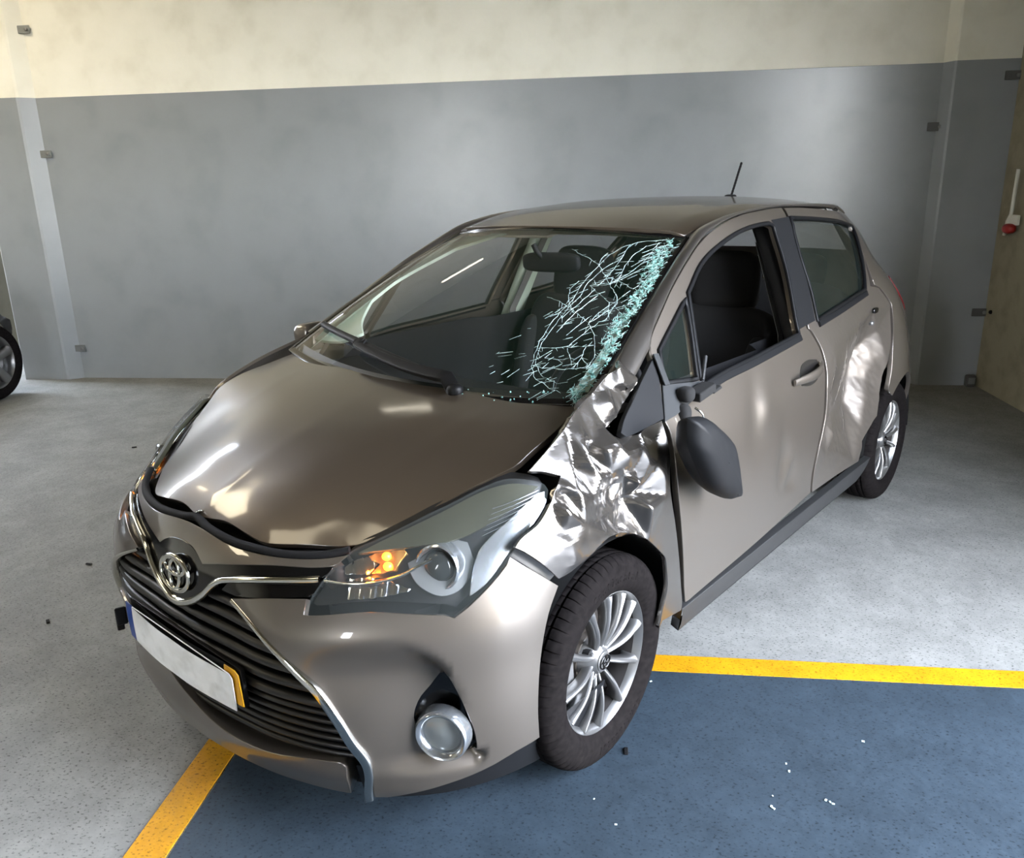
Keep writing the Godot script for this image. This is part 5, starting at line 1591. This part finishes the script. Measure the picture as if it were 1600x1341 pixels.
func car_lamps() -> void:
	for s in [1.0, -1.0]:
		var lamp := func(p: PackedVector2Array) -> PackedVector2Array:
			return p if s > 0 else mirrored(p)
		var ou: PackedVector2Array = lamp.call(spline(PackedVector2Array([Vector2(0.426, 0.648), Vector2(0.417, 0.651), Vector2(0.437, 0.697), Vector2(0.464, 0.738), Vector2(0.483, 0.757), Vector2(0.505, 0.772), Vector2(0.545, 0.787), Vector2(0.611, 0.813), Vector2(0.669, 0.836), Vector2(0.728, 0.855), Vector2(0.813, 0.883), Vector2(0.878, 0.897), Vector2(0.942, 0.89), Vector2(0.976, 0.879), Vector2(0.983, 0.866), Vector2(0.969, 0.842), Vector2(0.949, 0.821), Vector2(0.923, 0.799), Vector2(0.882, 0.764), Vector2(0.851, 0.732), Vector2(0.806, 0.695), Vector2(0.76, 0.662), Vector2(0.734, 0.643), Vector2(0.713, 0.652), Vector2(0.642, 0.662), Vector2(0.563, 0.666), Vector2(0.496, 0.66)]), 0.012, true, 34))
		var bulge := func(q: Vector2) -> Vector3: return front_p(q, 0.004)
		var ln := part("headlamp", panel(ou, [], bulge, Vector2(0.018, 0.014), 0.012), M.lens, car)
		part("lamp_housing", panel(ou, [], func(q: Vector2) -> Vector3: return front_p(q, -0.045), Vector2(0.04, 0.03), 0.0), M.lamp_inner, ln)
		part("lamp_visor", panel(lamp.call(spline(PackedVector2Array([Vector2(0.508, 0.76), Vector2(0.609, 0.801), Vector2(0.727, 0.844), Vector2(0.822, 0.874), Vector2(0.893, 0.883), Vector2(0.962, 0.872), Vector2(0.865, 0.83), Vector2(0.75, 0.789), Vector2(0.629, 0.775)]), 0.015)), [], func(q: Vector2) -> Vector3: return front_p(q, -0.012), Vector2(0.02, 0.015), 0.012), M.visor, ln)
		part("side_reflector", panel(lamp.call(spline(PackedVector2Array([Vector2(0.977, 0.858), Vector2(0.968, 0.836), Vector2(0.921, 0.792), Vector2(0.873, 0.754), Vector2(0.805, 0.693), Vector2(0.767, 0.674), Vector2(0.777, 0.723), Vector2(0.798, 0.764), Vector2(0.88, 0.818), Vector2(0.954, 0.855)]), 0.015)), [], func(q: Vector2) -> Vector3: return front_p(q, -0.016), Vector2(0.02, 0.015), 0.012), M.lamp_silver, ln)
		var tq: PackedVector2Array = lamp.call(spline(PackedVector2Array([Vector2(0.532, 0.75), Vector2(0.555, 0.758), Vector2(0.612, 0.765), Vector2(0.62, 0.758), Vector2(0.599, 0.729), Vector2(0.563, 0.722), Vector2(0.548, 0.721), Vector2(0.563, 0.737)]), 0.012))
		part("turn_reflector", panel(tq, [], func(q: Vector2) -> Vector3: return front_p(q, -0.026 - 0.006 * absf(sin(q.x * 110))), Vector2(0.006, 0.01), 0.01), M.amber_mix, ln)
		var t2: PackedVector2Array = lamp.call(spline(PackedVector2Array([Vector2(0.47, 0.719), Vector2(0.496, 0.74), Vector2(0.529, 0.75), Vector2(0.557, 0.738), Vector2(0.542, 0.721), Vector2(0.512, 0.719)]), 0.012))
		part("turn_reflector", panel(t2, [], func(q: Vector2) -> Vector3: return front_p(q, -0.024 - 0.006 * absf(sin(q.x * 130 + q.y * 60))), Vector2(0.005, 0.008), 0.01), M.reflector, ln, "clear ribbed reflector")
		var lq: PackedVector2Array = lamp.call(spline(PackedVector2Array([Vector2(0.497, 0.709), Vector2(0.564, 0.713), Vector2(0.637, 0.693), Vector2(0.632, 0.69), Vector2(0.556, 0.677), Vector2(0.5, 0.672)]), 0.012))
		part("low_reflector", panel(lq, [], func(q: Vector2) -> Vector3: return front_p(q, -0.026 - 0.007 * absf(sin(q.x * 130))), Vector2(0.005, 0.01), 0.01), M.reflector, ln)
		var bq: PackedVector2Array = lamp.call(spline(PackedVector2Array([Vector2(0.627, 0.739), Vector2(0.641, 0.712), Vector2(0.667, 0.69), Vector2(0.705, 0.675), Vector2(0.741, 0.681), Vector2(0.767, 0.704), Vector2(0.778, 0.738), Vector2(0.765, 0.771), Vector2(0.727, 0.781), Vector2(0.705, 0.77), Vector2(0.661, 0.752)]), 0.012))
		part("reflector_bowl", panel(bq, [], func(q: Vector2) -> Vector3: return front_p(q, -0.034), Vector2(0.02, 0.02), 0.012), M.lamp_bright, ln)
		var gq := Geo.new()
		var lp := PackedVector3Array()
		for a in spline(PackedVector2Array([Vector2(0.445, 0.709), Vector2(0.502, 0.707), Vector2(0.559, 0.711), Vector2(0.614, 0.723), Vector2(0.655, 0.74), Vector2(0.705, 0.759)]), 0.01, false):
			lp.append(front_p(Vector2(a.x * s, a.y), -0.016))
		sweep(gq, lp, flatbar(0.006, 0.012), Vector3.ZERO, false, PackedFloat32Array(), front_ups(lp))
		part("chrome_line", gq, M.chrome, ln)
		var pc: Vector3 = Vector3(0.635, 0.727, 0.452)
		var dir := Vector3(0.36 * s, 0.16, 0.92).normalized()
		var bs := Basis.looking_at(dir, Vector3.UP) * Basis(Vector3.RIGHT, -PI / 2)
		var at := Transform3D(bs, Vector3(pc.x * s, pc.y, pc.z) + dir * 0.012)
		var gp := Geo.new()
		lathe(gp, [Vector2(0.036, -0.03), Vector2(0.042, 0.0), Vector2(0.046, 0.012), Vector2(0.051, 0.016), Vector2(0.055, 0.012), Vector2(0.055, -0.03)], at, 32)
		part("projector_ring", gp, M.lamp_silver, ln)
		var gl := Geo.new()
		lathe(gl, [Vector2(0.039, -0.002), Vector2(0.036, 0.008), Vector2(0.028, 0.016), Vector2(0.015, 0.021), Vector2(0.0005, 0.023)], at, 32)
		part("projector_lens", gl, M.proj_lens, ln)
		for b in [Vector3(0.538, 0.751, 0.53), Vector3(0.552, 0.734, 0.54)]:
			var gb := Geo.new()
			cushion(gb, Vector3(0.022, 0.020, 0.022), 1.0, 1.0, xf(Vector3(b.x * s, b.y, b.z)), 16, 10)
			var bo := part("indicator_bulb", gb, M.bulb_glow, ln, "lit amber indicator bulb")
		var l := OmniLight3D.new()
		l.name = "indicator_light"
		l.light_color = Color(1.0, 0.55, 0.12)
		l.light_energy = 0.012
		l.light_size = 0.01
		l.shadow_enabled = true
		l.omni_attenuation = 2.0
		l.omni_range = 10.0
		var lb := front_p(Vector2(0.54 * s, 0.733), -0.008)
		l.position = lb
		car.add_child(l, true)
		# thin ribs moulded in the top of the lens
		var rb := Geo.new()
		for k in 6:
			var path := PackedVector3Array()
			for i in 12:
				var u := i / 11.0
				path.append(front_p(Vector2(s * lerpf(0.80 + 0.006 * k, 0.955, u), lerpf(0.795 + 0.010 * k, 0.842 + 0.0055 * k, u)), 0.0045))
			sweep(rb, path, circle(0.0009, 5))
		part("lens_ribs", rb, M.lamp_silver, ln)
		# fog lamp
		var fc: Vector3 = Vector3(0.694, 0.346, 0.531)
		fc = Vector3(fc.x * s, fc.y, fc.z)
		var fd := Vector3(0.42 * s, 0.02, 0.9).normalized()
		var fb := Basis.looking_at(fd, Vector3.UP) * Basis(Vector3.RIGHT, -PI / 2)
		var fx := Transform3D(fb, fc + fd * 0.004)
		var go := Geo.new()
		lathe(go, [Vector2(0.042, -0.02), Vector2(0.045, 0.0), Vector2(0.052, 0.012), Vector2(0.060, 0.015), Vector2(0.066, 0.009), Vector2(0.068, -0.02)], fx, 40)
		var fo := part("fog_lamp", go, M.lamp_silver, car, "fog lamp in a chrome ring")
		var gg := Geo.new()
		lathe(gg, [Vector2(0.046, -0.002), Vector2(0.03, 0.003), Vector2(0.0005, 0.006)], fx, 32)
		part("fog_lens", gg, M.fog_glass, fo)
		var fq: PackedVector2Array = lamp.call(spline(PackedVector2Array([Vector2(0.716, 0.503), Vector2(0.73, 0.465), Vector2(0.743, 0.428), Vector2(0.758, 0.38), Vector2(0.767, 0.333), Vector2(0.769, 0.299), Vector2(0.762, 0.28), Vector2(0.746, 0.269), Vector2(0.717, 0.267), Vector2(0.673, 0.281), Vector2(0.653, 0.303), Vector2(0.641, 0.348), Vector2(0.634, 0.384), Vector2(0.639, 0.411), Vector2(0.651, 0.437), Vector2(0.671, 0.46), Vector2(0.693, 0.488)]), 0.02))
		part("fog_bezel", panel(fq, [], func(q: Vector2) -> Vector3: return front_p(q, -0.055), Vector2(0.02, 0.02), 0.0), M.gloss_black, fo)

func car_wheels() -> void:
	var AX := Basis(Vector3(0, 0, 1), Vector3(1, 0, 0), Vector3(0, 1, 0))
	var ax := Transform3D(AX, Vector3.ZERO)
	# tyre with circumferential grooves and shoulder sipes
	var prof := [Vector2(0.199, 0.066), Vector2(0.212, 0.079), Vector2(0.228, 0.0855), Vector2(0.247, 0.088), Vector2(0.266, 0.0865), Vector2(0.281, 0.081), Vector2(0.291, 0.0735), Vector2(0.2975, 0.066), Vector2(0.3015, 0.056), Vector2(0.303, 0.046), Vector2(0.3033, 0.043), Vector2(0.297, 0.0425), Vector2(0.297, 0.0375), Vector2(0.3036, 0.037), Vector2(0.304, 0.019), Vector2(0.298, 0.0185), Vector2(0.298, 0.0125), Vector2(0.304, 0.012)]
	var full := prof.duplicate()
	for i in range(prof.size() - 1, -1, -1):
		full.append(Vector2(prof[i].x, -prof[i].y))
	var rows := []
	var pitches := 66
	for k in pitches:
		for f in [0.0, 0.84, 0.87, 0.97]:
			var an: float = (k + f) * TAU / pitches
			var r := PackedVector3Array()
			for q in full:
				var rad: float = q.x
				if f > 0.85 and q.x > 0.285 and absf(q.y) > 0.037:
					rad -= 0.005
				r.append(Vector3(q.y, cos(an) * rad, sin(an) * rad))
			rows.append(r)
	var gt := Geo.new()
	gt.grid(rows, false, true)
	gt.outward(0)
	var tyre := gt.done()
	var gr := Geo.new()
	lathe(gr, [Vector2(0.186, 0.046), Vector2(0.189, 0.054), Vector2(0.194, 0.062), Vector2(0.200, 0.069), Vector2(0.2035, 0.068), Vector2(0.204, 0.062), Vector2(0.19, 0.044)], ax, 72)
	var rim := gr.done()
	var gbr := Geo.new()
	lathe(gbr, [Vector2(0.192, -0.07), Vector2(0.203, -0.072), Vector2(0.203, -0.066), Vector2(0.18, -0.05), Vector2(0.176, 0.0), Vector2(0.182, 0.03), Vector2(0.187, 0.048)], ax, 60)
	var barrel := gbr.done()
	var gb := Geo.new()
	lathe(gb, [Vector2(0.175, -0.03), Vector2(0.0, -0.03)], ax, 36)
	gb.facing(0, Vector3(1, 0, 0))
	var back := gb.done()
	var gd := Geo.new()
	lathe(gd, [Vector2(0.0, 0.012), Vector2(0.07, 0.012), Vector2(0.075, 0.0), Vector2(0.13, 0.0), Vector2(0.13, -0.02)], ax, 40)
	var disc := gd.done()
	var gc := Geo.new()
	rbox(gc, Vector3(0.05, 0.17, 0.07), 0.015, xf(Vector3(0.005, 0.02, 0.125)))
	var caliper := gc.done()
	# blades of the alloy wheel
	var blades := []
	var angs := [342, 9, 33, 57, 84, 119, 155, 189, 214, 240, 267, 304]
	var gs := Geo.new()
	var path := PackedVector3Array()
	var sz := PackedFloat32Array()
	for i in 14:
		var u := i / 13.0
		path.append(Vector3(0.040 + 0.014 * sin(u * PI) + 0.016 * u, lerpf(0.032, 0.192, u), 0))
		sz.append(lerpf(0.85, 1.15, u) + 0.55 * smoothstep(0.72, 1.0, u))
	var ups := PackedVector3Array()
	for i in 14:
		ups.append(Vector3(1, 0, 0))
	sweep(gs, path, PackedVector2Array([Vector2(-0.008, -0.026), Vector2(0.008, -0.026), Vector2(0.0095, -0.002), Vector2(0.0065, 0.006), Vector2(0.0015, 0.0075), Vector2(-0.0075, -0.001)]), Vector3.ZERO, false, sz, ups)
	var blade := gs.done()
	var gh := Geo.new()
	lathe(gh, [Vector2(0.066, 0.0), Vector2(0.062, 0.022), Vector2(0.05, 0.038), Vector2(0.036, 0.052), Vector2(0.032, 0.056), Vector2(0.0, 0.056)], ax, 40)
	var hub := gh.done()
	var gk := Geo.new()
	lathe(gk, [Vector2(0.029, 0.05), Vector2(0.029, 0.059), Vector2(0.027, 0.061), Vector2(0.0, 0.0625)], ax, 32)
	var cap := gk.done()
	var gem := Geo.new()
	var cx := Transform3D(Basis(Vector3(0, 0, -1), Vector3(0, 1, 0), Vector3(1, 0, 0)), Vector3(0.0635, 0, 0))
	ring(0.0235, 0.0022, cx, gem, 28, 0.0185, 6)
	ring(0.0085, 0.002, cx, gem, 20, 0.0165, 6)
	ring(0.017, 0.002, cx.translated_local(Vector3(0, 0.007, 0)), gem, 24, 0.009, 6)
	var emblem := gem.done()
	var gn := Geo.new()
	lathe(gn, [Vector2(0.0135, 0.02), Vector2(0.0135, 0.040), Vector2(0.0, 0.040)], ax, 20)
	var pocket := gn.done()
	gn = Geo.new()
	lathe(gn, [Vector2(0.0085, 0.03), Vector2(0.0085, 0.045), Vector2(0.006, 0.049), Vector2(0.0, 0.049)], ax, 6)
	var nut := gn.done()
	for w in [[1.0, 0.0, 4.0], [1.0, -2.51, -28.0], [-1.0, 0.0, 0.0], [-1.0, -2.51, 0.0]]:
		var b := Basis(Vector3.UP, 0.0 if w[0] > 0 else PI)
		if w[0] > 0 and w[1] == 0.0:
			b = Basis(Vector3.UP, deg_to_rad(2.0))
		b = b * Basis(Vector3.RIGHT, deg_to_rad(w[2]))
		var wn := part("wheel", rim, M.alloy, car, "", Transform3D(b, Vector3(w[0] * 0.727, 0.304, w[1])))
		part("tire", tyre, M.tyre, wn)
		part("barrel", barrel, M.alloy_dark, wn)
		part("backing_disc", back, M.void_black, wn)
		part("brake_disc", disc, M.disc, wn)
		part("brake_caliper", caliper, M.dull_metal, wn)
		part("hub", hub, M.alloy, wn)
		for k in angs.size():
			part("spoke", blade, M.alloy, wn, "", Transform3D(Basis(Vector3.RIGHT, -deg_to_rad(angs[k])), Vector3.ZERO))
		for k in 4:
			var o := Basis(Vector3.RIGHT, -deg_to_rad(45 + 90 * k)) * Vector3(0, 0.05, 0)
			part("lug_pocket", pocket, M.void_black, wn, "", Transform3D(Basis(), o))
			part("lug_nut", nut, M.dull_metal, wn, "", Transform3D(Basis(), o))
		part("hub_cap", cap, M.alloy, wn)
		part("hub_emblem", emblem, M.gloss_black, wn)
		if w[0] > 0 and w[1] == 0.0:
			for top in [0, 1]:
				var word := "Continental"
				for i in word.length():
					var tm := TextMesh.new()
					tm.text = word[i]
					tm.font_size = 32
					tm.pixel_size = 0.0009
					tm.depth = 0.0012
					var an := deg_to_rad((i - 5) * 5.0 + (8 if top else 172))
					var y := Basis(Vector3.RIGHT, -an)
					part("tire_lettering", tm, M.tyre, wn, "", Transform3D(y * Basis(Vector3(0, 0, -1), Vector3(0, 1, 0), Vector3(1, 0, 0)), y * Vector3(0.0875, 0.25, 0)))

func car_inside() -> void:
	var g := Geo.new()
	# floor and dash
	rbox(g, Vector3(1.36, 0.1, 2.6), 0.02, xf(Vector3(0, 0.25, -1.55)))
	rbox(g, Vector3(1.1, 0.14, 0.7), 0.02, xf(Vector3(0, 0.24, -0.25)))
	rbox(g, Vector3(1.0, 0.14, 0.5), 0.02, xf(Vector3(0, 0.28, -2.7)))
	part("floor_pan", g, M.void_black, car)
	g = Geo.new()
	var rows := []
	var prof := [Vector2(0.95, 0.03), Vector2(0.955, -0.12), Vector2(0.95, -0.28), Vector2(0.925, -0.36), Vector2(0.86, -0.40), Vector2(0.74, -0.38), Vector2(0.62, -0.33), Vector2(0.5, -0.3), Vector2(0.4, -0.1)]
	for q in prof:
		var r := PackedVector3Array()
		for i in 21:
			var u := lerpf(-1, 1, i / 20.0)
			r.append(Vector3(u * 0.66, q.x - 0.02 * u * u, q.y - 0.11 * u * u))
		rows.append(r)
	g.grid(rows)
	g.facing(0, Vector3(0, 0.6, -0.8))
	part("dashboard", g, M.dash, car)
	# steering wheel
	g = Geo.new()
	var sx := xf(Vector3(0.36, 0.87, -0.56), Vector3(-25, 0, 0))
	ring(0.18, 0.014, sx, g, 40, -1.0, 8)
	cushion(g, Vector3(0.16, 0.12, 0.06), 0.6, 0.8, sx)
	for a in [-10, 190, 270]:
		sweep(g, PackedVector3Array([sx * Vector3(0, 0, 0), sx * Vector3(cos(deg_to_rad(a)) * 0.09, sin(deg_to_rad(a)) * 0.09, 0.0), sx * Vector3(cos(deg_to_rad(a)) * 0.178, sin(deg_to_rad(a)) * 0.178, 0)]), circle(0.015, 8))
	part("steering_wheel", g, M.dash, car)
	for s in [1.0, -1.0]:
		g = Geo.new()
		cushion(g, Vector3(0.50, 0.20, 0.52), 0.35, 0.4, xf(Vector3(0.36 * s, 0.46, -1.08), Vector3(-8, 0, 0)))
		cushion(g, Vector3(0.50, 0.66, 0.17), 0.35, 0.35, xf(Vector3(0.36 * s, 0.75, -1.42), Vector3(-16, 0, 0)))
		cushion(g, Vector3(0.09, 0.5, 0.2), 0.5, 0.6, xf(Vector3(0.36 * s - 0.21, 0.72, -1.38), Vector3(-16, 0, 0)))
		cushion(g, Vector3(0.09, 0.5, 0.2), 0.5, 0.6, xf(Vector3(0.36 * s + 0.21, 0.72, -1.38), Vector3(-16, 0, 0)))
		var st := part("seat", g, M.seat_cloth, car)
		g = Geo.new()
		cushion(g, Vector3(0.29, 0.25, 0.13), 0.45, 0.55, xf(Vector3(0.36 * s, 1.165, -1.52), Vector3(-12, 0, 0)))
		part("headrest", g, M.seat_cloth, st)
	g = Geo.new()
	cushion(g, Vector3(1.24, 0.62, 0.18), 0.3, 0.25, xf(Vector3(0, 0.78, -2.28), Vector3(-18, 0, 0)))
	cushion(g, Vector3(1.24, 0.2, 0.52), 0.3, 0.25, xf(Vector3(0, 0.46, -2.0), Vector3(-6, 0, 0)))
	var rs := part("rear_seat", g, M.seat_cloth, car)
	for x in [-0.33, 0.33]:
		g = Geo.new()
		cushion(g, Vector3(0.25, 0.17, 0.11), 0.45, 0.5, xf(Vector3(x, 1.13, -2.40), Vector3(-10, 0, 0)))
		part("headrest", g, M.seat_cloth, rs)
	# rear-view mirror
	g = Geo.new()
	cushion(g, Vector3(0.23, 0.07, 0.04), 0.5, 0.5, xf(Vector3(0.05, 1.295, -0.74), Vector3(5, 10, 0)))
	sweep(g, PackedVector3Array([Vector3(0.03, 1.30, -0.73), Vector3(0.01, 1.33, -0.71), Vector3(0, 1.36, -0.70)]), circle(0.01, 8))
	part("interior_mirror", g, M.dash, car)
	# visor
	g = bx(Vector3(0.42, 0.012, 0.16), Vector3(-0.3, 1.385, -0.98), 0.005, Vector3(10, 0, 0))
	part("sun_visor", g, M.headliner, car)
	# inner sides: posts and lower door trim
	for s in [1.0, -1.0]:
		g = Geo.new()
		var path := PackedVector3Array()
		for i in 9:
			var u := i / 8.0
			path.append(side_p(Vector2(lerpf(-1.36, -1.47, u), lerpf(0.45, 1.42, u)), s, -0.075))
		sweep(g, path, flatbar(0.12, 0.05), Vector3(s, 0, 0))
		part("post_trim", g, M.trim_grey if s < 0 else M.post_dark, car)
		g = Geo.new()
		rows = []
		for j in 4:
			var r := PackedVector3Array()
			for i in 21:
				r.append(side_p(Vector2(lerpf(-0.35, -2.0, i / 20.0), lerpf(0.32, 0.985, j / 3.0)), s, -0.085 if i < 10 else -0.15))
			rows.append(r)
		g.grid(rows)
		g.facing(0, Vector3(-s, 0, 0))
		part("door_trim", g, M.dash, car)
		g = Geo.new()
		sweep(g, PackedVector3Array([side_p(Vector2(-1.44, 1.33), s, -0.11), side_p(Vector2(-1.37, 1.0), s, -0.11), side_p(Vector2(-1.33, 0.6), s, -0.11)]), flatbar(0.045, 0.003), Vector3(s, 0, 0))
		part("seat_belt", g, M.belt, car)
		g = Geo.new()
		rows = []
		for j in 4:
			var r := PackedVector3Array()
			for i in 9:
				r.append(side_p(Vector2(lerpf(-2.25, -2.8, i / 8.0), lerpf(0.9, 1.42, j / 3.0)), s, -0.06))
			rows.append(r)
		g.grid(rows)
		g.facing(0, Vector3(-s, 0, 0))
		part("rear_post_trim", g, M.dash, car)

func car_small() -> void:
	# broken mirror foot on the door, and the mirror hanging from its cable
	var dn: Node3D = car.get_node("door")
	var pb: PackedVector2Array = PackedVector2Array([Vector2(-0.339, 1.014), Vector2(-0.539, 0.99), Vector2(-0.527, 0.966), Vector2(-0.344, 0.934), Vector2(-0.28, 0.928)])
	var mf := part("mirror_foot", panel(pb, [], func(q: Vector2) -> Vector3: return side_p(q, 1.0, 0.008), Vector2(0.03, 0.03), 0.02), M.foot_grey, dn)
	var g := Geo.new()
	var s1 := side_p(Vector2(-0.362, 1.095), 1.0, 0.012)
	var s2 := side_p(Vector2(-0.352, 1.012), 1.0, 0.012)
	sweep(g, PackedVector3Array([s1, s1.lerp(s2, 0.5), s2]), flatbar(0.026, 0.006), Vector3(1, 0.3, 0))
	part("bracket", g, M.foot_grey, mf)
	g = Geo.new()
	var stem: PackedVector3Array = PackedVector3Array([Vector3(0.8, 1.007, -0.484), Vector3(0.79, 1.072, -0.517)])
	sweep(g, PackedVector3Array([stem[0], stem[0].lerp(stem[1], 0.5), stem[1]]), flatbar(0.011, 0.008), Vector3(1, 0, 0))
	part("bracket", g, M.foot_grey, mf)
	g = Geo.new()
	var c := side_p(Vector2(-0.46, 0.975), 1.0, 0.02)
	cushion(g, Vector3(0.05, 0.045, 0.05), 0.7, 0.8, xf(c + Vector3(0, 0.005, 0.06)))
	rbox(g, Vector3(0.05, 0.03, 0.10), 0.006, xf(c + Vector3(0.012, 0.0, -0.01), Vector3(8, 0, 0)))
	rbox(g, Vector3(0.03, 0.012, 0.05), 0.004, xf(c + Vector3(0.02, -0.004, -0.075), Vector3(8, 0, 0)))
	cushion(g, Vector3(0.05, 0.06, 0.045), 0.8, 0.8, xf(c + Vector3(0.0, -0.05, 0.075)))
	part("hinge", g, M.void_black, mf)
	g = Geo.new()
	sweep(g, spline3(PackedVector3Array([c + Vector3(0.03, -0.03, 0.06), c + Vector3(0.05, -0.05, 0.05), c + Vector3(0.05, -0.09, 0.035)]), 4), circle(0.004, 6))
	part("cable", g, M.chrome, mf)
	# housing: outline of its back swept into a bowl
	var ho := spline(PackedVector2Array([Vector2(-0.152, 0.989), Vector2(-0.225, 0.977), Vector2(-0.282, 0.944), Vector2(-0.36, 0.891), Vector2(-0.391, 0.861), Vector2(-0.423, 0.799), Vector2(-0.467, 0.678), Vector2(-0.399, 0.693), Vector2(-0.291, 0.752), Vector2(-0.221, 0.826), Vector2(-0.166, 0.901), Vector2(-0.154, 0.929)]), 0.012)
	var cen := Vector2.ZERO
	for a in ho:
		cen += a
	cen /= ho.size()
	g = Geo.new()
	var rows := []
	for j in 8:
		var u: float = [0.0, 0.25, 0.5, 0.68, 0.82, 0.93, 0.98, 1.0][j]
		var sc: float = [1.0, 0.985, 0.93, 0.84, 0.72, 0.55, 0.3, 0.01][j]
		var r := PackedVector3Array()
		for a in ho:
			var q := cen.lerp(a, sc)
			r.append(Vector3(0.93 + 0.05 * u, q.y, q.x))
		rows.append(r)
	rows.reverse()
	for j in 4:
		var u := j / 3.0
		var r := PackedVector3Array()
		for a in ho:
			var q := cen.lerp(a, 1.0 - 0.3 * u * u)
			r.append(Vector3(0.93 - 0.055 * u, q.y, q.x))
		rows.append(r)
	g.grid(rows, true, false)
	g.outward(0)
	var hm := part("mirror_housing", g, M.dark_plastic, mf, "mirror housing dangling upside down against the door")
	g = Geo.new()
	prism(g, PackedVector2Array([Vector2(-0.328, 0.884), Vector2(-0.349, 0.868), Vector2(-0.385, 0.796), Vector2(-0.416, 0.714), Vector2(-0.409, 0.707), Vector2(-0.368, 0.773), Vector2(-0.333, 0.839)]), 0.03, Transform3D(Basis(Vector3(0, 0, 1), Vector3(0, 1, 0), Vector3(-1, 0, 0)), Vector3(0.95, 0, 0)))
	part("mirror_opening", g, M.void_black, hm)
	# the mirror on the other door
	g = Geo.new()
	cushion(g, Vector3(0.10, 0.115, 0.13), 0.55, 0.6, xf(Vector3(-0.825, 1.005, -0.30), Vector3(0, 12, 8)))
	sweep(g, PackedVector3Array([Vector3(-0.72, 0.985, -0.38), Vector3(-0.76, 0.985, -0.35), Vector3(-0.81, 0.995, -0.32)]), circle(0.022, 8))
	part("mirror_housing", g, M.paint, car.get_node("door_002"))
